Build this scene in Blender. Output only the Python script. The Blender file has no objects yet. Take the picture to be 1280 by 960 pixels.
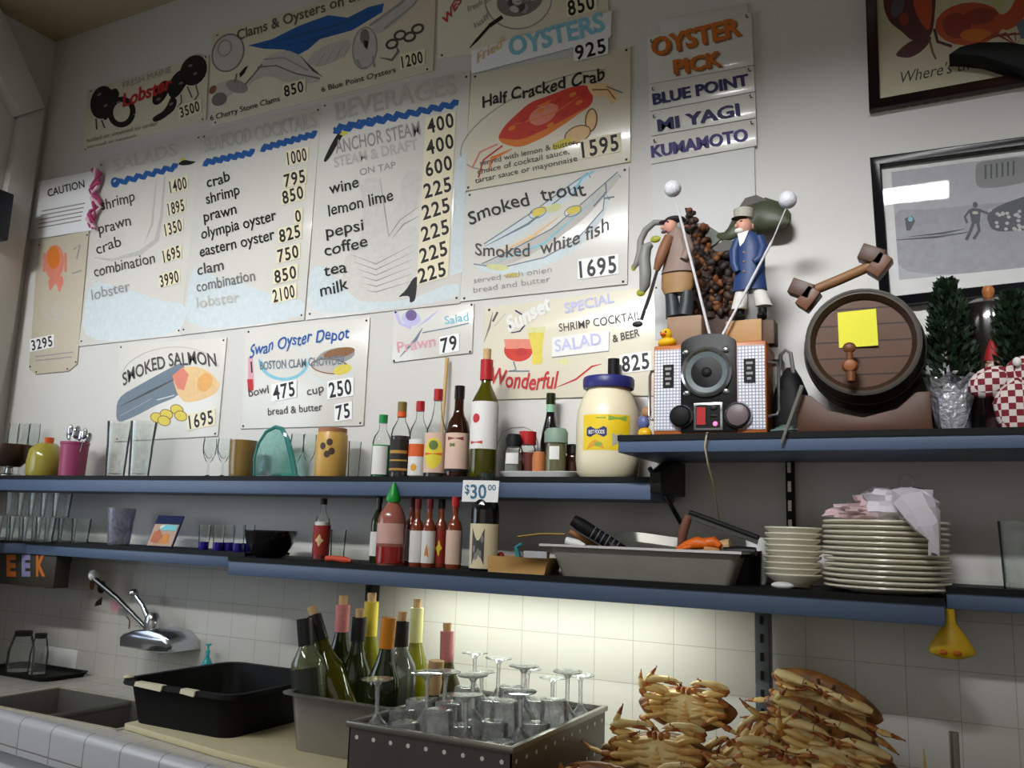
import bpy, bmesh, math, random
from mathutils import Vector, Matrix, Euler
random.seed(7)
SC = bpy.context.scene
COL = SC.collection
PI = math.pi

# ---------------------------------------------------------------- camera, world, lights, exposure
F_PX = 1088.0
CAM = Vector((0, -2.23, 1.5))
def cam_basis(yaw, pitch, roll):
    cy, sy, cp, sp, cr, sr = math.cos(yaw), math.sin(yaw), math.cos(pitch), math.sin(pitch), math.cos(roll), math.sin(roll)
    f = Vector((sy*cp, cy*cp, sp)); r = Vector((cy, -sy, 0)); u = r.cross(f)
    return cr*r + sr*u, -sr*r + cr*u, f
RT, UP, FW = cam_basis(-0.48076547, 0.16631076, 0.03409242)
cd = bpy.data.cameras.new('camera'); cam = bpy.data.objects.new('camera', cd); COL.objects.link(cam)
cd.sensor_width = 36; cd.lens = F_PX/1280*36; cd.clip_start = 0.02
cam.matrix_world = Matrix(((RT.x, UP.x, -FW.x, CAM.x), (RT.y, UP.y, -FW.y, CAM.y), (RT.z, UP.z, -FW.z, CAM.z), (0, 0, 0, 1)))
SC.camera = cam

SC.view_settings.view_transform = 'Standard'
SC.view_settings.look = 'None'
SC.view_settings.gamma = 1
SC.view_settings.use_curve_mapping = False
SC.view_settings.exposure = 0.0
SC.cycles.max_bounces = 6; SC.cycles.transparent_max_bounces = 24
SC.cycles.caustics_reflective = False; SC.cycles.caustics_refractive = False
SC.cycles.sample_clamp_indirect = 4

W = bpy.data.worlds.new('world'); SC.world = W; W.use_nodes = True
W.node_tree.nodes['Background'].inputs[0].default_value = (0.88, 0.83, 0.74, 1)
W.node_tree.nodes['Background'].inputs[1].default_value = 0.23

def area(name, loc, aim, sx, sy, power, col, parent=None, spread=PI):
    d = bpy.data.lights.new(name, 'AREA'); d.shape = 'RECTANGLE'; d.size = sx; d.size_y = sy
    d.energy = power; d.color = col; d.spread = spread
    o = bpy.data.objects.new(name, d); COL.objects.link(o)
    o.location = loc
    v = Vector(aim) - Vector(loc)
    o.rotation_euler = v.to_track_quat('-Z', 'Y').to_euler()
    return o
L_MAIN = [(-3.40, -2.55, 3.30), (-2.0, -2.55, 3.30), (-0.6, -2.55, 3.30), (1.0, -2.55, 3.30)]
for p, pw, az, sd in zip(L_MAIN, (4.8, 4.8, 5.4, 5.4), (2.2, 2.15, 1.95, 1.92), (42, 40, 33, 33)):
    area('fluorescent_or_fill', p, (p[0], 0.0, az), 1.2, 0.10, pw, (0.975, 0.99, 1.0), spread=math.radians(sd))
area('fluorescent_or_fill', (-2.6, -2.5, 3.30), (-2.6, -0.45, 0.8), 2.6, 0.10, 9, (1.0, 0.99, 0.97), spread=math.radians(84))  # wide fill added beside the tubes to lift the lower left
area('window_daylight', (-3.47, -1.45, 1.75), (-1.0, -0.9, 1.7), 1.5, 0.9, 8, (0.82, 0.91, 1.0))
area('bounce_fill', (-0.6, -4.2, 2.0), (-1.0, 0, 1.7), 3.0, 1.6, 6, (1.0, 0.94, 0.84))  # unseen panel added behind the camera as warm general fill
UNDER_SHELF_POWER = 2.7

# ---------------------------------------------------------------- pixel (1280x960 frame) -> point on a real plane
def ray(x, y): return RT*((x-640)/F_PX) - UP*((y-480)/F_PX) + FW
def P(x, y, Y=0.0):
    d = ray(x, y); return CAM + d*((Y-CAM.y)/d.y)
def PZ(x, y, z):
    d = ray(x, y); return CAM + d*((z-CAM.z)/d.z)
def PX(x, y, X):
    d = ray(x, y); return CAM + d*((X-CAM.x)/d.x)
def proj(p):
    q = Vector(p)-CAM; w = q.dot(FW); return 640+F_PX*q.dot(RT)/w, 480-F_PX*q.dot(UP)/w
def at(x, Y, z):
    y = 600.
    for _ in range(4):
        p = P(x, y, Y); y = proj((p.x, Y, z))[1]
    return Vector((p.x, Y, z))
def mpp(p): return (Vector(p)-CAM).dot(FW)/F_PX         # metres per pixel at a point
def face_cam(p, k=1.0): return math.atan2(CAM.x-p[0], -(CAM.y-p[1]))*k   # z turn that shows local -y to the room's middle

# ---------------------------------------------------------------- materials (all procedural)
def lin(c):
    return tuple(((v/255)/12.92 if v/255 <= 0.04045 else (((v/255)+0.055)/1.055)**2.4) for v in c)
MATS = {}
def mat(name, c, rough=0.5, metal=0.0, var=0.08, scale=30.0, trans=0.0, ior=1.45, coat=0.0, emit=None, bump=0.0, alpha=1.0, spec=0.5, c2=None, thr=(0.42, 0.62)):
    if name in MATS: return MATS[name]
    m = bpy.data.materials.new(name); m.use_nodes = True; MATS[name] = m
    nt = m.node_tree; b = nt.nodes['Principled BSDF']
    c = lin(c)
    b.inputs['Roughness'].default_value = rough; b.inputs['Metallic'].default_value = metal
    b.inputs['IOR'].default_value = ior; b.inputs['Transmission Weight'].default_value = trans
    b.inputs['Coat Weight'].default_value = coat; b.inputs['Coat Roughness'].default_value = 0.08
    b.inputs['Specular IOR Level'].default_value = spec
    b.inputs['Alpha'].default_value = alpha
    tc = nt.nodes.new('ShaderNodeTexCoord'); nz = nt.nodes.new('ShaderNodeTexNoise')
    nz.inputs['Scale'].default_value = scale; nz.inputs['Detail'].default_value = 3
    nt.links.new(tc.outputs['Object'], nz.inputs['Vector'])
    mx = nt.nodes.new('ShaderNodeMix'); mx.data_type = 'RGBA'
    mx.inputs[6].default_value = (*[v*(1-var) for v in c], 1); mx.inputs[7].default_value = (*[min(1, v*(1+var)) for v in c], 1)
    if c2:
        mx.inputs[7].default_value = (*lin(c2), 1); mr = nt.nodes.new('ShaderNodeMapRange'); mr.inputs[1].default_value = thr[0]; mr.inputs[2].default_value = thr[1]
        nt.links.new(nz.outputs['Fac'], mr.inputs[0]); nt.links.new(mr.outputs[0], mx.inputs[0])
    else: nt.links.new(nz.outputs['Fac'], mx.inputs[0])
    nt.links.new(mx.outputs[2], b.inputs['Base Color'])
    if bump:
        bp = nt.nodes.new('ShaderNodeBump'); bp.inputs['Strength'].default_value = bump; bp.inputs['Distance'].default_value = 0.01
        nt.links.new(nz.outputs['Fac'], bp.inputs['Height']); nt.links.new(bp.outputs['Normal'], b.inputs['Normal'])
    if emit:
        b.inputs['Emission Color'].default_value = (*lin(emit[0]), 1); b.inputs['Emission Strength'].default_value = emit[1]
    return m
def glass(name, tint=(235, 242, 240), blend=0.30, body=0.10, rough=0.03):
    """thin clear glass: see-through, fresnel reflections, a little milky body"""
    if name in MATS: return MATS[name]
    m = bpy.data.materials.new(name); m.use_nodes = True; MATS[name] = m
    nt = m.node_tree; nt.nodes.remove(nt.nodes['Principled BSDF']); out = nt.nodes['Material Output']
    tr = nt.nodes.new('ShaderNodeBsdfTransparent'); gl = nt.nodes.new('ShaderNodeBsdfGlossy'); df = nt.nodes.new('ShaderNodeBsdfDiffuse')
    tr.inputs[0].default_value = (*lin(tint), 1); gl.inputs['Roughness'].default_value = rough; gl.inputs[0].default_value = (.9, .95, .95, 1)
    df.inputs[0].default_value = (*lin(tint), 1); tl = nt.nodes.new('ShaderNodeBsdfTranslucent'); tl.inputs[0].default_value = (*lin(tint), 1); dm = nt.nodes.new('ShaderNodeMixShader'); nt.links.new(df.outputs[0], dm.inputs[1]); nt.links.new(tl.outputs[0], dm.inputs[2])
    lw = nt.nodes.new('ShaderNodeFresnel'); lw.inputs[0].default_value = 1.0+blend
    nz = nt.nodes.new('ShaderNodeTexNoise'); nz.inputs['Scale'].default_value = 9
    mu = nt.nodes.new('ShaderNodeMath'); mu.operation = 'MULTIPLY'; mu.inputs[1].default_value = body*2
    nt.links.new(nz.outputs['Fac'], mu.inputs[0])
    a = nt.nodes.new('ShaderNodeMixShader'); b = nt.nodes.new('ShaderNodeMixShader')
    nt.links.new(mu.outputs[0], a.inputs[0]); nt.links.new(tr.outputs[0], a.inputs[1]); nt.links.new(dm.outputs[0], a.inputs[2])
    nt.links.new(lw.outputs[0], b.inputs[0]); nt.links.new(a.outputs[0], b.inputs[1]); nt.links.new(gl.outputs[0], b.inputs[2])
    nt.links.new(b.outputs[0], out.inputs[0])
    return m
def tile_mat(name, c, grout, size, ox, oz, axes='xz', rough=0.22, g=0.012):
    if name in MATS: return MATS[name]
    m = mat(name, c, rough, var=0.04, scale=6); nt = m.node_tree; b = nt.nodes['Principled BSDF']
    tc = nt.nodes.new('ShaderNodeTexCoord'); sp = nt.nodes.new('ShaderNodeSeparateXYZ'); cb = nt.nodes.new('ShaderNodeCombineXYZ')
    nt.links.new(tc.outputs['Object'], sp.inputs[0])
    for k, (ax, o) in enumerate(zip(axes, (ox, oz))):
        ad = nt.nodes.new('ShaderNodeMath'); ad.operation = 'ADD'; ad.inputs[1].default_value = -o + size*100
        nt.links.new(sp.outputs['xyz'.index(ax)], ad.inputs[0]); nt.links.new(ad.outputs[0], cb.inputs[k])
    br = nt.nodes.new('ShaderNodeTexBrick'); br.offset = 0; br.inputs['Scale'].default_value = 1
    br.inputs['Brick Width'].default_value = size; br.inputs['Row Height'].default_value = size
    br.inputs['Mortar Size'].default_value = size*g; br.inputs['Mortar Smooth'].default_value = 0.3
    lc = lin(c)
    br.inputs['Color1'].default_value = (*lc, 1); br.inputs['Color2'].default_value = (*[v*0.96 for v in lc], 1); br.inputs['Mortar'].default_value = (*lin(grout), 1)
    nt.links.new(cb.outputs[0], br.inputs['Vector']); nt.links.new(br.outputs['Color'], b.inputs['Base Color'])
    bp = nt.nodes.new('ShaderNodeBump'); bp.invert = True; bp.inputs['Strength'].default_value = 0.4; bp.inputs['Distance'].default_value = 0.002
    nt.links.new(br.outputs['Fac'], bp.inputs['Height']); nt.links.new(bp.outputs['Normal'], b.inputs['Normal'])
    return m

# ---------------------------------------------------------------- mesh builder
class MB:
    def __init__(s): s.v = []; s.f = []; s.m = []
    def add(s, vs, fs, m=0):
        n = len(s.v); s.v += [tuple(v) for v in vs]
        for f in fs: s.f.append([i+n for i in f]); s.m.append(m)
        return s
    def box(s, x0, x1, y0, y1, z0, z1, m=0):
        vs = [(x, y, z) for x in (x0, x1) for y in (y0, y1) for z in (z0, z1)]
        return s.add(vs, [(0,1,3,2),(4,6,7,5),(0,4,5,1),(2,3,7,6),(0,2,6,4),(1,5,7,3)], m)
    def lathe(s, prof, m=0, seg=24, c=(0, 0, 0), a0=0.0, a1=2*PI):
        full = abs(a1-a0-2*PI) < 1e-6; n = seg if full else seg+1
        vs = []; fs = []
        for r, z in prof:
            for k in range(n):
                a = a0+(a1-a0)*k/seg; vs.append((c[0]+r*math.sin(a), c[1]-r*math.cos(a), c[2]+z))
        for i in range(len(prof)-1):
            for k in range(seg):
                k2 = (k+1) % n; a, b = i*n, (i+1)*n
                fs.append((a+k, a+k2, b+k2, b+k))
        return s.add(vs, fs, m)
    def tube(s, pts, r, m=0, seg=10, cap=True, flat=1.0):
        pts = [Vector(p) for p in pts]; n = len(pts); vs = []; fs = []
        rs = r if isinstance(r, (list, tuple)) else [r]*n
        t0 = (pts[1]-pts[0]).normalized(); ref = Vector((0, 0, 1)) if abs(t0.z) < .9 else Vector((1, 0, 0))
        nx = t0.cross(ref).normalized()
        for i, p in enumerate(pts):
            t = (pts[min(i+1, n-1)]-pts[max(i-1, 0)]).normalized()
            nx = (nx-t*nx.dot(t)).normalized(); ny = t.cross(nx)
            for k in range(seg):
                a = 2*PI*k/seg; vs.append(p+nx*(rs[i]*math.cos(a))+ny*(rs[i]*flat*math.sin(a)))
        for i in range(n-1):
            for k in range(seg):
                k2 = (k+1) % seg; fs.append((i*seg+k, i*seg+k2, (i+1)*seg+k2, (i+1)*seg+k))
        if cap: fs.append(tuple(range(seg))[::-1]); fs.append(tuple((n-1)*seg+k for k in range(seg)))
        return s.add(vs, fs, m)
    def ell(s, c, r, m=0, seg=18, rings=10, fn=None, rot=None):
        vs = []; fs = []
        for i in range(rings+1):
            th = PI*i/rings
            for k in range(seg):
                a = 2*PI*k/seg
                p = Vector((math.sin(th)*math.cos(a), math.sin(th)*math.sin(a), math.cos(th)))
                if fn: p = fn(p)
                q = Vector((p.x*r[0], p.y*r[1], p.z*r[2]))
                if rot: q = rot @ q
                vs.append(q+Vector(c))
        for i in range(rings):
            for k in range(seg):
                k2 = (k+1) % seg; fs.append((i*seg+k, (i+1)*seg+k, (i+1)*seg+k2, i*seg+k2))
        return s.add(vs, fs, m)
    def prism(s, poly, a, b, m=0, axis='y'):
        n = len(poly)
        def mk(u, w, t): return (u, t, w) if axis == 'y' else ((u, w, t) if axis == 'z' else (t, u, w))
        vs = [mk(u, w, a) for u, w in poly]+[mk(u, w, b) for u, w in poly]
        fs = [tuple(range(n)), tuple(range(2*n-1, n-1, -1))]+[(i, (i+1) % n, n+(i+1) % n, n+i) for i in range(n)]
        return s.add(vs, fs, m)
    def face(s, pts, m=0): return s.add(pts, [tuple(range(len(pts)))], m)
    def loft(s, rings, m=0, cap=True):
        n = len(rings[0]); vs = [p for r in rings for p in r]; fs = []
        for i in range(len(rings)-1):
            for k in range(n):
                k2 = (k+1) % n; fs.append((i*n+k, i*n+k2, (i+1)*n+k2, (i+1)*n+k))
        if cap: fs.append(tuple(range(n))[::-1]); fs.append(tuple((len(rings)-1)*n+k for k in range(n)))
        return s.add(vs, fs, m)
def rrect(w, d, r, z, n=4, cx=0, cy=0):
    pts = []
    for sx, sy, a in ((1, 1, 0), (-1, 1, PI/2), (-1, -1, PI), (1, -1, 1.5*PI)):
        for k in range(n+1):
            t = a+PI/2*k/n; pts.append((cx+sx*(w/2-r)+r*math.cos(t), cy+sy*(d/2-r)+r*math.sin(t), z))
    return pts
def part(name, mb, mats, parent=None, bevel=0.0, smooth=40, loc=None):
    me = bpy.data.meshes.new(name)
    me.from_pydata(mb.v, [], mb.f)
    if not isinstance(mats, (list, tuple)): mats = [mats]
    for m in mats: me.materials.append(m)
    me.polygons.foreach_set('material_index', mb.m)
    bm = bmesh.new(); bm.from_mesh(me)
    bmesh.ops.remove_doubles(bm, verts=bm.verts, dist=1e-6)
    bmesh.ops.recalc_face_normals(bm, faces=bm.faces)
    if bevel:
        ed = [e for e in bm.edges if len(e.link_faces) == 2 and e.calc_face_angle(0) > 0.6]
        bmesh.ops.bevel(bm, geom=ed, offset=bevel, segments=2, profile=0.5, affect='EDGES', clamp_overlap=True)
    bm.to_mesh(me); bm.free()
    if smooth:
        me.polygons.foreach_set('use_smooth', [True]*len(me.polygons))
        me.set_sharp_from_angle(angle=math.radians(smooth))
    o = bpy.data.objects.new(name, me); COL.objects.link(o)
    if loc is not None: o.location = loc
    if parent is not None: o.parent = parent
    return o
def tag(o, label, cat, group=None):
    o['label'] = label; o['category'] = cat
    if group: o['group'] = group
    return o
def thing(name, label, cat, loc=(0, 0, 0), rotz=0.0, group=None):
    o = bpy.data.objects.new(name, None); COL.objects.link(o); o.empty_display_size = 0.05
    o.location = loc; o.rotation_euler = (0, 0, rotz)
    return tag(o, label, cat, group)
def dup(root, loc=None, rot=None, label=None, scale=None):
    r = root.copy(); COL.objects.link(r)
    if loc is not None: r.location = loc
    if rot is not None: r.rotation_euler = rot
    if scale is not None: r.scale = scale
    if label: r['label'] = label
    for ch in list(root.children):
        c = ch.copy(); COL.objects.link(c); c.parent = r
        for g in list(ch.children):
            d = g.copy(); COL.objects.link(d); d.parent = c
    return r
def struct(name, mb, m, bevel=0.0, smooth=40):
    o = part(name, mb, m, None, bevel, smooth); o['kind'] = 'structure'; return o

# ---------------------------------------------------------------- lettering: built-in font turned into flat paint
_GL = {}
def glyphs(s, bold=0.0, shear=0.0, sp=1.0):
    key = (s, bold, shear, sp)
    if key in _GL: return _GL[key]
    cu = bpy.data.curves.new('t', 'FONT'); cu.body = s; cu.size = 1; cu.fill_mode = 'FRONT'; cu.resolution_u = 3
    cu.offset = bold; cu.shear = shear; cu.space_character = sp
    o = bpy.data.objects.new('t', cu); COL.objects.link(o)
    bpy.context.view_layer.update()
    me = bpy.data.meshes.new_from_object(o.evaluated_get(bpy.context.evaluated_depsgraph_get()))
    vs = [v.co.copy() for v in me.vertices]; fs = [tuple(p.vertices) for p in me.polygons]
    bpy.data.objects.remove(o); bpy.data.curves.remove(cu); bpy.data.meshes.remove(me)
    x0 = min(v.x for v in vs); x1 = max(v.x for v in vs)
    _GL[key] = ([(v.x-x0, v.y) for v in vs], fs, x1-x0); return _GL[key]
CAPH = 0.69
def text_pts(s, p0, p1, up, bold=0.0, shear=0.0, arc=0.0, wob=0.0, sp=1.0):
    """p0,p1: baseline ends (3-D); up: 3-D vector of the capital height"""
    vs, fs, w = glyphs(s, bold, shear, sp)
    p0 = Vector(p0); d = Vector(p1)-p0; out = []
    ph = random.random()*6
    for x, y in vs:
        t = x/w
        k = y/CAPH + arc*4*t*(1-t) + wob*math.sin(ph+t*len(s)*2.1)
        out.append(p0+d*t+up*k)
    return out, fs

# ---------------------------------------------------------------- the room
M_wall = mat('cream_wall_paint', (206, 204, 199), 0.5, var=0.03, scale=3)
M_ceil = mat('ceiling_paint', (176, 160, 128), 0.7, var=0.03, scale=3)
M_tile = tile_mat('white_wall_tile', (206, 205, 198), (164, 160, 150), 0.1075, -0.0285, 1.1205, g=.008)
M_blue = mat('blue_grey_shelf_paint', (82, 99, 126), 0.42, var=0.05, scale=25)
M_black = mat('black_rubber', (11, 11, 12), 0.6, spec=.3)
M_steel = mat('brushed_steel', (160, 158, 150), 0.36, 0.8, var=0.12, scale=18)
M_chrome = mat('chrome', (196, 200, 206), 0.16, 0.95, var=0.02)
M_dark = mat('dark_metal', (38, 37, 36), 0.45, 0.5)
struct('floor', MB().box(-3.6, 3.2, -6, 0.1, -0.06, 0), mat('floor_tile', (95, 88, 80), 0.5))
struct('wall_back', MB().box(-3.62, 3.2, 0, 0.1, 0, 3.62), M_wall)
struct('trim_1', MB().box(-3.53, 3.2, -0.004, 0, 0.9, 1.425), M_tile)
struct('wall_left', MB().box(-3.63, -3.53, -6, 0.0, 0, 3.62), M_wall)
struct('ceiling', MB().box(-3.63, 3.2, -6, 0.1, 3.59, 3.66), M_ceil)
struct('shade_beam', MB().box(-3.53, -0.30, -1.42, -1.20, 3.11, 3.59), M_ceil)          # unseen beam added under the ceiling to shade the wall top
# sloping beam and casing on the left wall
def leftw(px, X0, X1):
    pts = [PX(x, y, X1) for x, y in px]
    return [(p.y, p.z) for p in pts]
struct('trim_3', MB().prism(leftw([(57, 134), (6, 18), (-40, -60), (-70, -60), (-20, 55), (27, 144)], 0, -3.46), -3.53, -3.46, axis='x'), M_wall, 0.004)
struct('trim_4', MB().prism(leftw([(57, 134), (27, 144), (9, 240), (-45, 560), (-12, 560), (16, 420), (42, 237)], 0, -3.49), -3.53, -3.49, axis='x'), M_wall, 0.004)
# window in the left wall (outside the picture; its daylight shines on the boards)
wf = MB()
for a in ((-2.35, -2.27, 1.2, 2.35), (-0.63, -0.55, 1.2, 2.35)): wf.box(-3.53, -3.49, a[0], a[1], a[2], a[3])
for a in ((1.2, 1.28), (2.27, 2.35)): wf.box(-3.53, -3.49, -2.27, -0.63, a[0], a[1])
w1 = struct('window_1', wf, mat('white_paint', (225, 225, 220), 0.4), 0.003)
wp = part('pane', MB().box(-3.528, -3.52, -2.27, -0.63, 1.28, 2.27), mat('bright_pane', (200, 215, 230), 0.2, emit=((215, 230, 250), 2.0)), w1)
for i, p in enumerate(L_MAIN):
    t = thing('ceiling_light', 'long fluorescent fixture hanging over the middle of the room', 'light', (p[0], p[1]-0.05, p[2]+0.02), group='hanging fluorescent fixtures')
    part('housing', MB().box(-0.62, 0.62, -0.08, 0.08, 0.01, 0.07), M_ceil, t, 0.006)
    part('hanger', MB().box(-0.01, 0.01, -0.01, 0.01, 0.07, 0.27), M_dark, t)

# ---------------------------------------------------------------- hand painted boards on the wall
M_board = mat('varnished_cream_board', (218, 211, 190), 0.25, var=0.03, scale=8, coat=0.4)
M_boardw = mat('varnished_white_board', (218, 216, 208), 0.25, var=0.025, scale=8, coat=0.4)
M_paper = mat('white_paper', (236, 237, 238), 0.6, var=0.02)
M_ink = mat('black_paint', (24, 22, 22), 0.45)
M_card = mat('cream_card', (232, 222, 192), 0.5, var=0.03)
M_cardw = mat('white_card', (238, 238, 236), 0.5, var=0.02)
def col(name, c, r=0.5, v=0.12): return mat(name+'_paint', c, r, var=v, scale=60)
C_grey = col('grey', (120, 116, 112)); C_lgrey = col('light_grey', (190, 187, 180)); C_gull = col('gull_grey', (206, 203, 196)); C_mgrey = col('mid_grey', (150, 148, 146)); C_dgrey = col('dark_grey', (74, 70, 68))
C_blue = col('blue', (30, 88, 158)); C_cyan = col('cyan', (130, 192, 210)); C_pblue = col('pale_blue', (204, 214, 217)); C_sea = col('sea_blue', (34, 78, 124))
C_red = col('red', (196, 52, 34)); C_rose = col('rose', (216, 130, 110)); C_brown = col('brown', (134, 92, 58)); C_orange = col('orange', (216, 120, 40))
C_yel = col('yellow', (214, 196, 80)); C_navy = col('navy', (34, 36, 84)); C_purple = col('purple', (52, 38, 108)); C_green = col('pale_green', (206, 208, 150))
C_peach = col('peach', (226, 190, 138)); C_lilac = col('lilac', (186, 186, 222)); C_slate = col('slate', (110, 124, 136)); C_pink = col('pink', (214, 160, 170)); C_white = col('white', (242, 242, 244)); C_scarlet = col('scarlet', (184, 40, 40))
def wave(p0, p1, w, n=9, amp=2.5):
    out = []
    for i in range(n*3+1):
        t = i/(n*3); x = p0[0]+(p1[0]-p0[0])*t; y = p0[1]+(p1[1]-p0[1])*t + amp*math.sin(t*n*2*PI)
        out.append((x, y))
    return out
def ellp(cx, cy, rx, ry, rot=0, n=18, a0=0, a1=2*PI):
    return [(cx+rx*math.cos(a)*math.cos(rot)-ry*math.sin(a)*math.sin(rot), cy+rx*math.cos(a)*math.sin(rot)+ry*math.sin(a)*math.cos(rot)) for a in [a0+(a1-a0)*i/n for i in range(n+(0 if a1-a0 > 6.2 else 1))]]
class Sign:
    def __init__(s, name, label, corners, m, cat='sign', th=0.006, off=0.0, group=None, cut=None, pins=True):
        s.Y = -th-off
        cs = [P(x, y, s.Y) for x, y in corners]
        base = (cs[2]+cs[3])/2; s.o = Vector((base.x, 0, base.z)); s.root = thing(name, label, cat, s.o, group=group)
        poly = [(p.x-s.o.x, p.z-s.o.z) for p in cs]
        part('board', MB().prism(poly, -off, s.Y), m, s.root, 0.0012)
        s.pm = []; s.paint = MB(); s.txt = {}; s.layer = 0; s.cs = corners; s.tl = 12
        if pins:
            pn = MB()
            c = Vector((sum(x for x, _ in corners)/len(corners), sum(y for _, y in corners)/len(corners)))
            for q in corners:
                q = Vector(q)+(c-Vector(q))*0.05; p = s.L(q.x, q.y)
                pn.lathe([(0.004, 0), (0.003, 0.002), (0, 0.0025)], 0, 8)
                n = 24
                for k in range(len(pn.v)-n, len(pn.v)):
                    x, y, z = pn.v[k]; pn.v[k] = (p.x+x, p.y-z, p.z+y)
            part('nail_heads', pn, M_dark, s.root)
    def L(s, x, y, k=0): return P(x, y, s.Y-0.00013*k)-s.o
    def mi(s, m):
        if m not in s.pm: s.pm.append(m)
        return s.pm.index(m)
    def poly(s, pts, m):
        if 6 <= len(pts) < 16:      # brushed shapes have soft corners
            for _ in (0, 1): pts = [q for i in range(len(pts)) for a, b in [(pts[i], pts[(i+1) % len(pts)])] for q in ((a[0]*.8+b[0]*.2, a[1]*.8+b[1]*.2), (a[0]*.2+b[0]*.8, a[1]*.2+b[1]*.8))]
        s.layer += 1; s.paint.face([s.L(x, y, 1+s.layer*0.25) for x, y in pts], s.mi(m)); return s
    def ell(s, *a, m=None, **k): return s.poly(ellp(*a, **k), m)
    def line(s, pts, w, m, taper=False):
        s.layer += 1; k = 1+s.layer*0.25; n = len(pts); L = []; R = []
        for i, (x, y) in enumerate(pts):
            a = pts[max(i-1, 0)]; b = pts[min(i+1, n-1)]
            dx, dy = b[0]-a[0], b[1]-a[1]; d = math.hypot(dx, dy) or 1
            ww = w*(1-abs(2*i/(n-1)-1)*0.8) if taper else w
            ox, oy = -dy/d*ww/2, dx/d*ww/2
            L.append(s.L(x+ox, y+oy, k)); R.append(s.L(x-ox, y-oy, k))
        s.paint.add(L+R, [(i, i+1, n+i+1, n+i) for i in range(n-1)], s.mi(m)); return s
    def ring(s, cx, cy, rx, ry, w, m, rot=0, a0=0, a1=2*PI):
        p = ellp(cx, cy, rx, ry, rot, 26, a0, a1-1e-3 if a1-a0 > 6.2 else a1); return s.line(p if a1-a0 < 6.2 else p+[p[0]], w, m)
    def text(s, t, p0, p1, h, m, bold=0.0, arc=0.0, shear=0.0, wob=0.04, sp=1.0, mb=None, k=None):
        if k is None: s.tl += 0.4; k = s.tl
        a = s.L(*p0, k=k); b = s.L(*p1, k=k); d = (Vector(p1)-Vector(p0)).normalized()
        up = s.L(p0[0]+d.y*h*0.5, p0[1]-h, k)-a
        v, f = text_pts(t, a, b, up, bold, shear, arc, wob, sp)
        (mb or s.txt.setdefault(m, MB())).add(v, f, 0); return s
    def price(s, t, p0, p1, h, card=M_card, m=M_ink, bold=0.022, sp=1.15, pad=2.5, rows=None):
        rows = rows or [(t, p0, p1)]
        (x0, y0), (x1, y1) = rows[0][1], rows[0][2]; (u0, w0), (u1, w1) = rows[-1][1], rows[-1][2]
        q = [(x0-pad, y0-h-pad), (x1+pad, y1-h-pad), (u1+pad, w1+pad), (u0-pad, w0+pad)]
        c = MB().prism([(p.x, p.z) for p in [s.L(x, y) for x, y in q]], s.L(*q[0], k=13).y, s.L(*q[0], k=16).y)
        cp = part('price_card', c, card, s.root)
        d = MB()
        for tt, a, b in rows: s.text(tt, a, b, h, m, bold, wob=0.0, sp=sp, mb=d, k=17)
        part('digits', d, m, cp, smooth=0); return s
    def done(s):
        if s.paint.v: part('painting', s.paint, s.pm, s.root, smooth=0)
        for m, mb in s.txt.items(): part('lettering', mb, m, s.root, smooth=0)
        return s.root

# 1 lobster board
s = Sign('menu_board', 'small board with two black lobsters and red script, top left of the wall', [(110, 113), (261, 68), (257, 150), (103, 190)], M_board)
s.ell(128, 128, 15, 21, 0.2, m=M_ink).poly([(138, 112), (146, 110), (150, 118), (143, 130), (134, 150), (128, 150)], M_ink)
s.ring(152, 140, 14, 16, 7, M_ink, 0.2).line([(120, 148), (121, 162)], 2, C_dgrey).line([(127, 150), (131, 160)], 2, C_dgrey)
s.ell(242, 88, 16, 20, 0.5, m=M_ink).poly([(232, 84), (238, 98), (222, 122), (212, 122), (208, 110), (218, 92)], M_ink)
s.ell(201, 116, 8, 17, 0.5, m=M_ink).poly([(215, 118), (222, 126), (218, 138), (202, 150), (192, 153), (190, 147), (206, 138)], M_ink)
for cx, cy in ((124, 118), (132, 132), (148, 128), (238, 82), (244, 92), (204, 112), (198, 124), (214, 130), (226, 104)): s.ell(cx, cy, 3, 1.5, -.5, m=C_grey)
s.line([(226, 118), (227, 128), (222, 134)], 1.5, C_dgrey).line([(234, 108), (240, 122)], 1.5, C_dgrey).line([(244, 104), (248, 118), (243, 125)], 1.5, C_dgrey)
s.text('Lobster', (153, 134), (217, 110), 15, C_scarlet, 0.03, shear=0.3).text('FRESH MAINE', (154, 110), (215, 90), 7, C_mgrey)
s.text('boiled or steamed to order', (109, 178), (198, 156), 5, C_grey).text('served in season', (109, 186), (170, 171), 4, C_grey)
s.price('3500', (226, 147), (250, 138), 12); s.done()
# 2 clams and oysters on the half shell
s = Sign('menu_board', 'wide board with blue water and grey shells above the two tall price lists', [(265, 43), (546, -40), (541, 88), (262, 158)], M_board)
s.poly([(310, 57), (340, 49), (372, 33), (385, 28), (410, 19), (435, 22), (460, 9), (480, 4), (478, 15), (455, 29), (440, 38), (400, 49), (385, 62), (372, 69), (355, 62), (330, 61)], C_blue)
s.line([(330, 56), (380, 42), (420, 32), (470, 12)], 4, C_sea, True).line([(350, 59), (395, 48), (440, 30)], 3, C_sea, True)
s.ell(285, 66, 19, 24, 0.4, m=C_lgrey).ring(285, 66, 19, 24, 2, C_grey, 0.4).ring(281, 60, 8, 10, 2, C_mgrey, 0.4)
s.poly([(322, 82), (340, 66), (360, 62), (380, 72), (392, 88), (402, 102), (380, 105), (355, 103), (338, 94), (318, 100), (308, 110)], C_lgrey)
s.line([(322, 84), (345, 82), (370, 92), (400, 98)], 2, C_grey).line([(330, 74), (355, 72), (385, 88)], 2, C_mgrey).line([(375, 70), (392, 88), (403, 96)], 3, C_dgrey, True)
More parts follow.
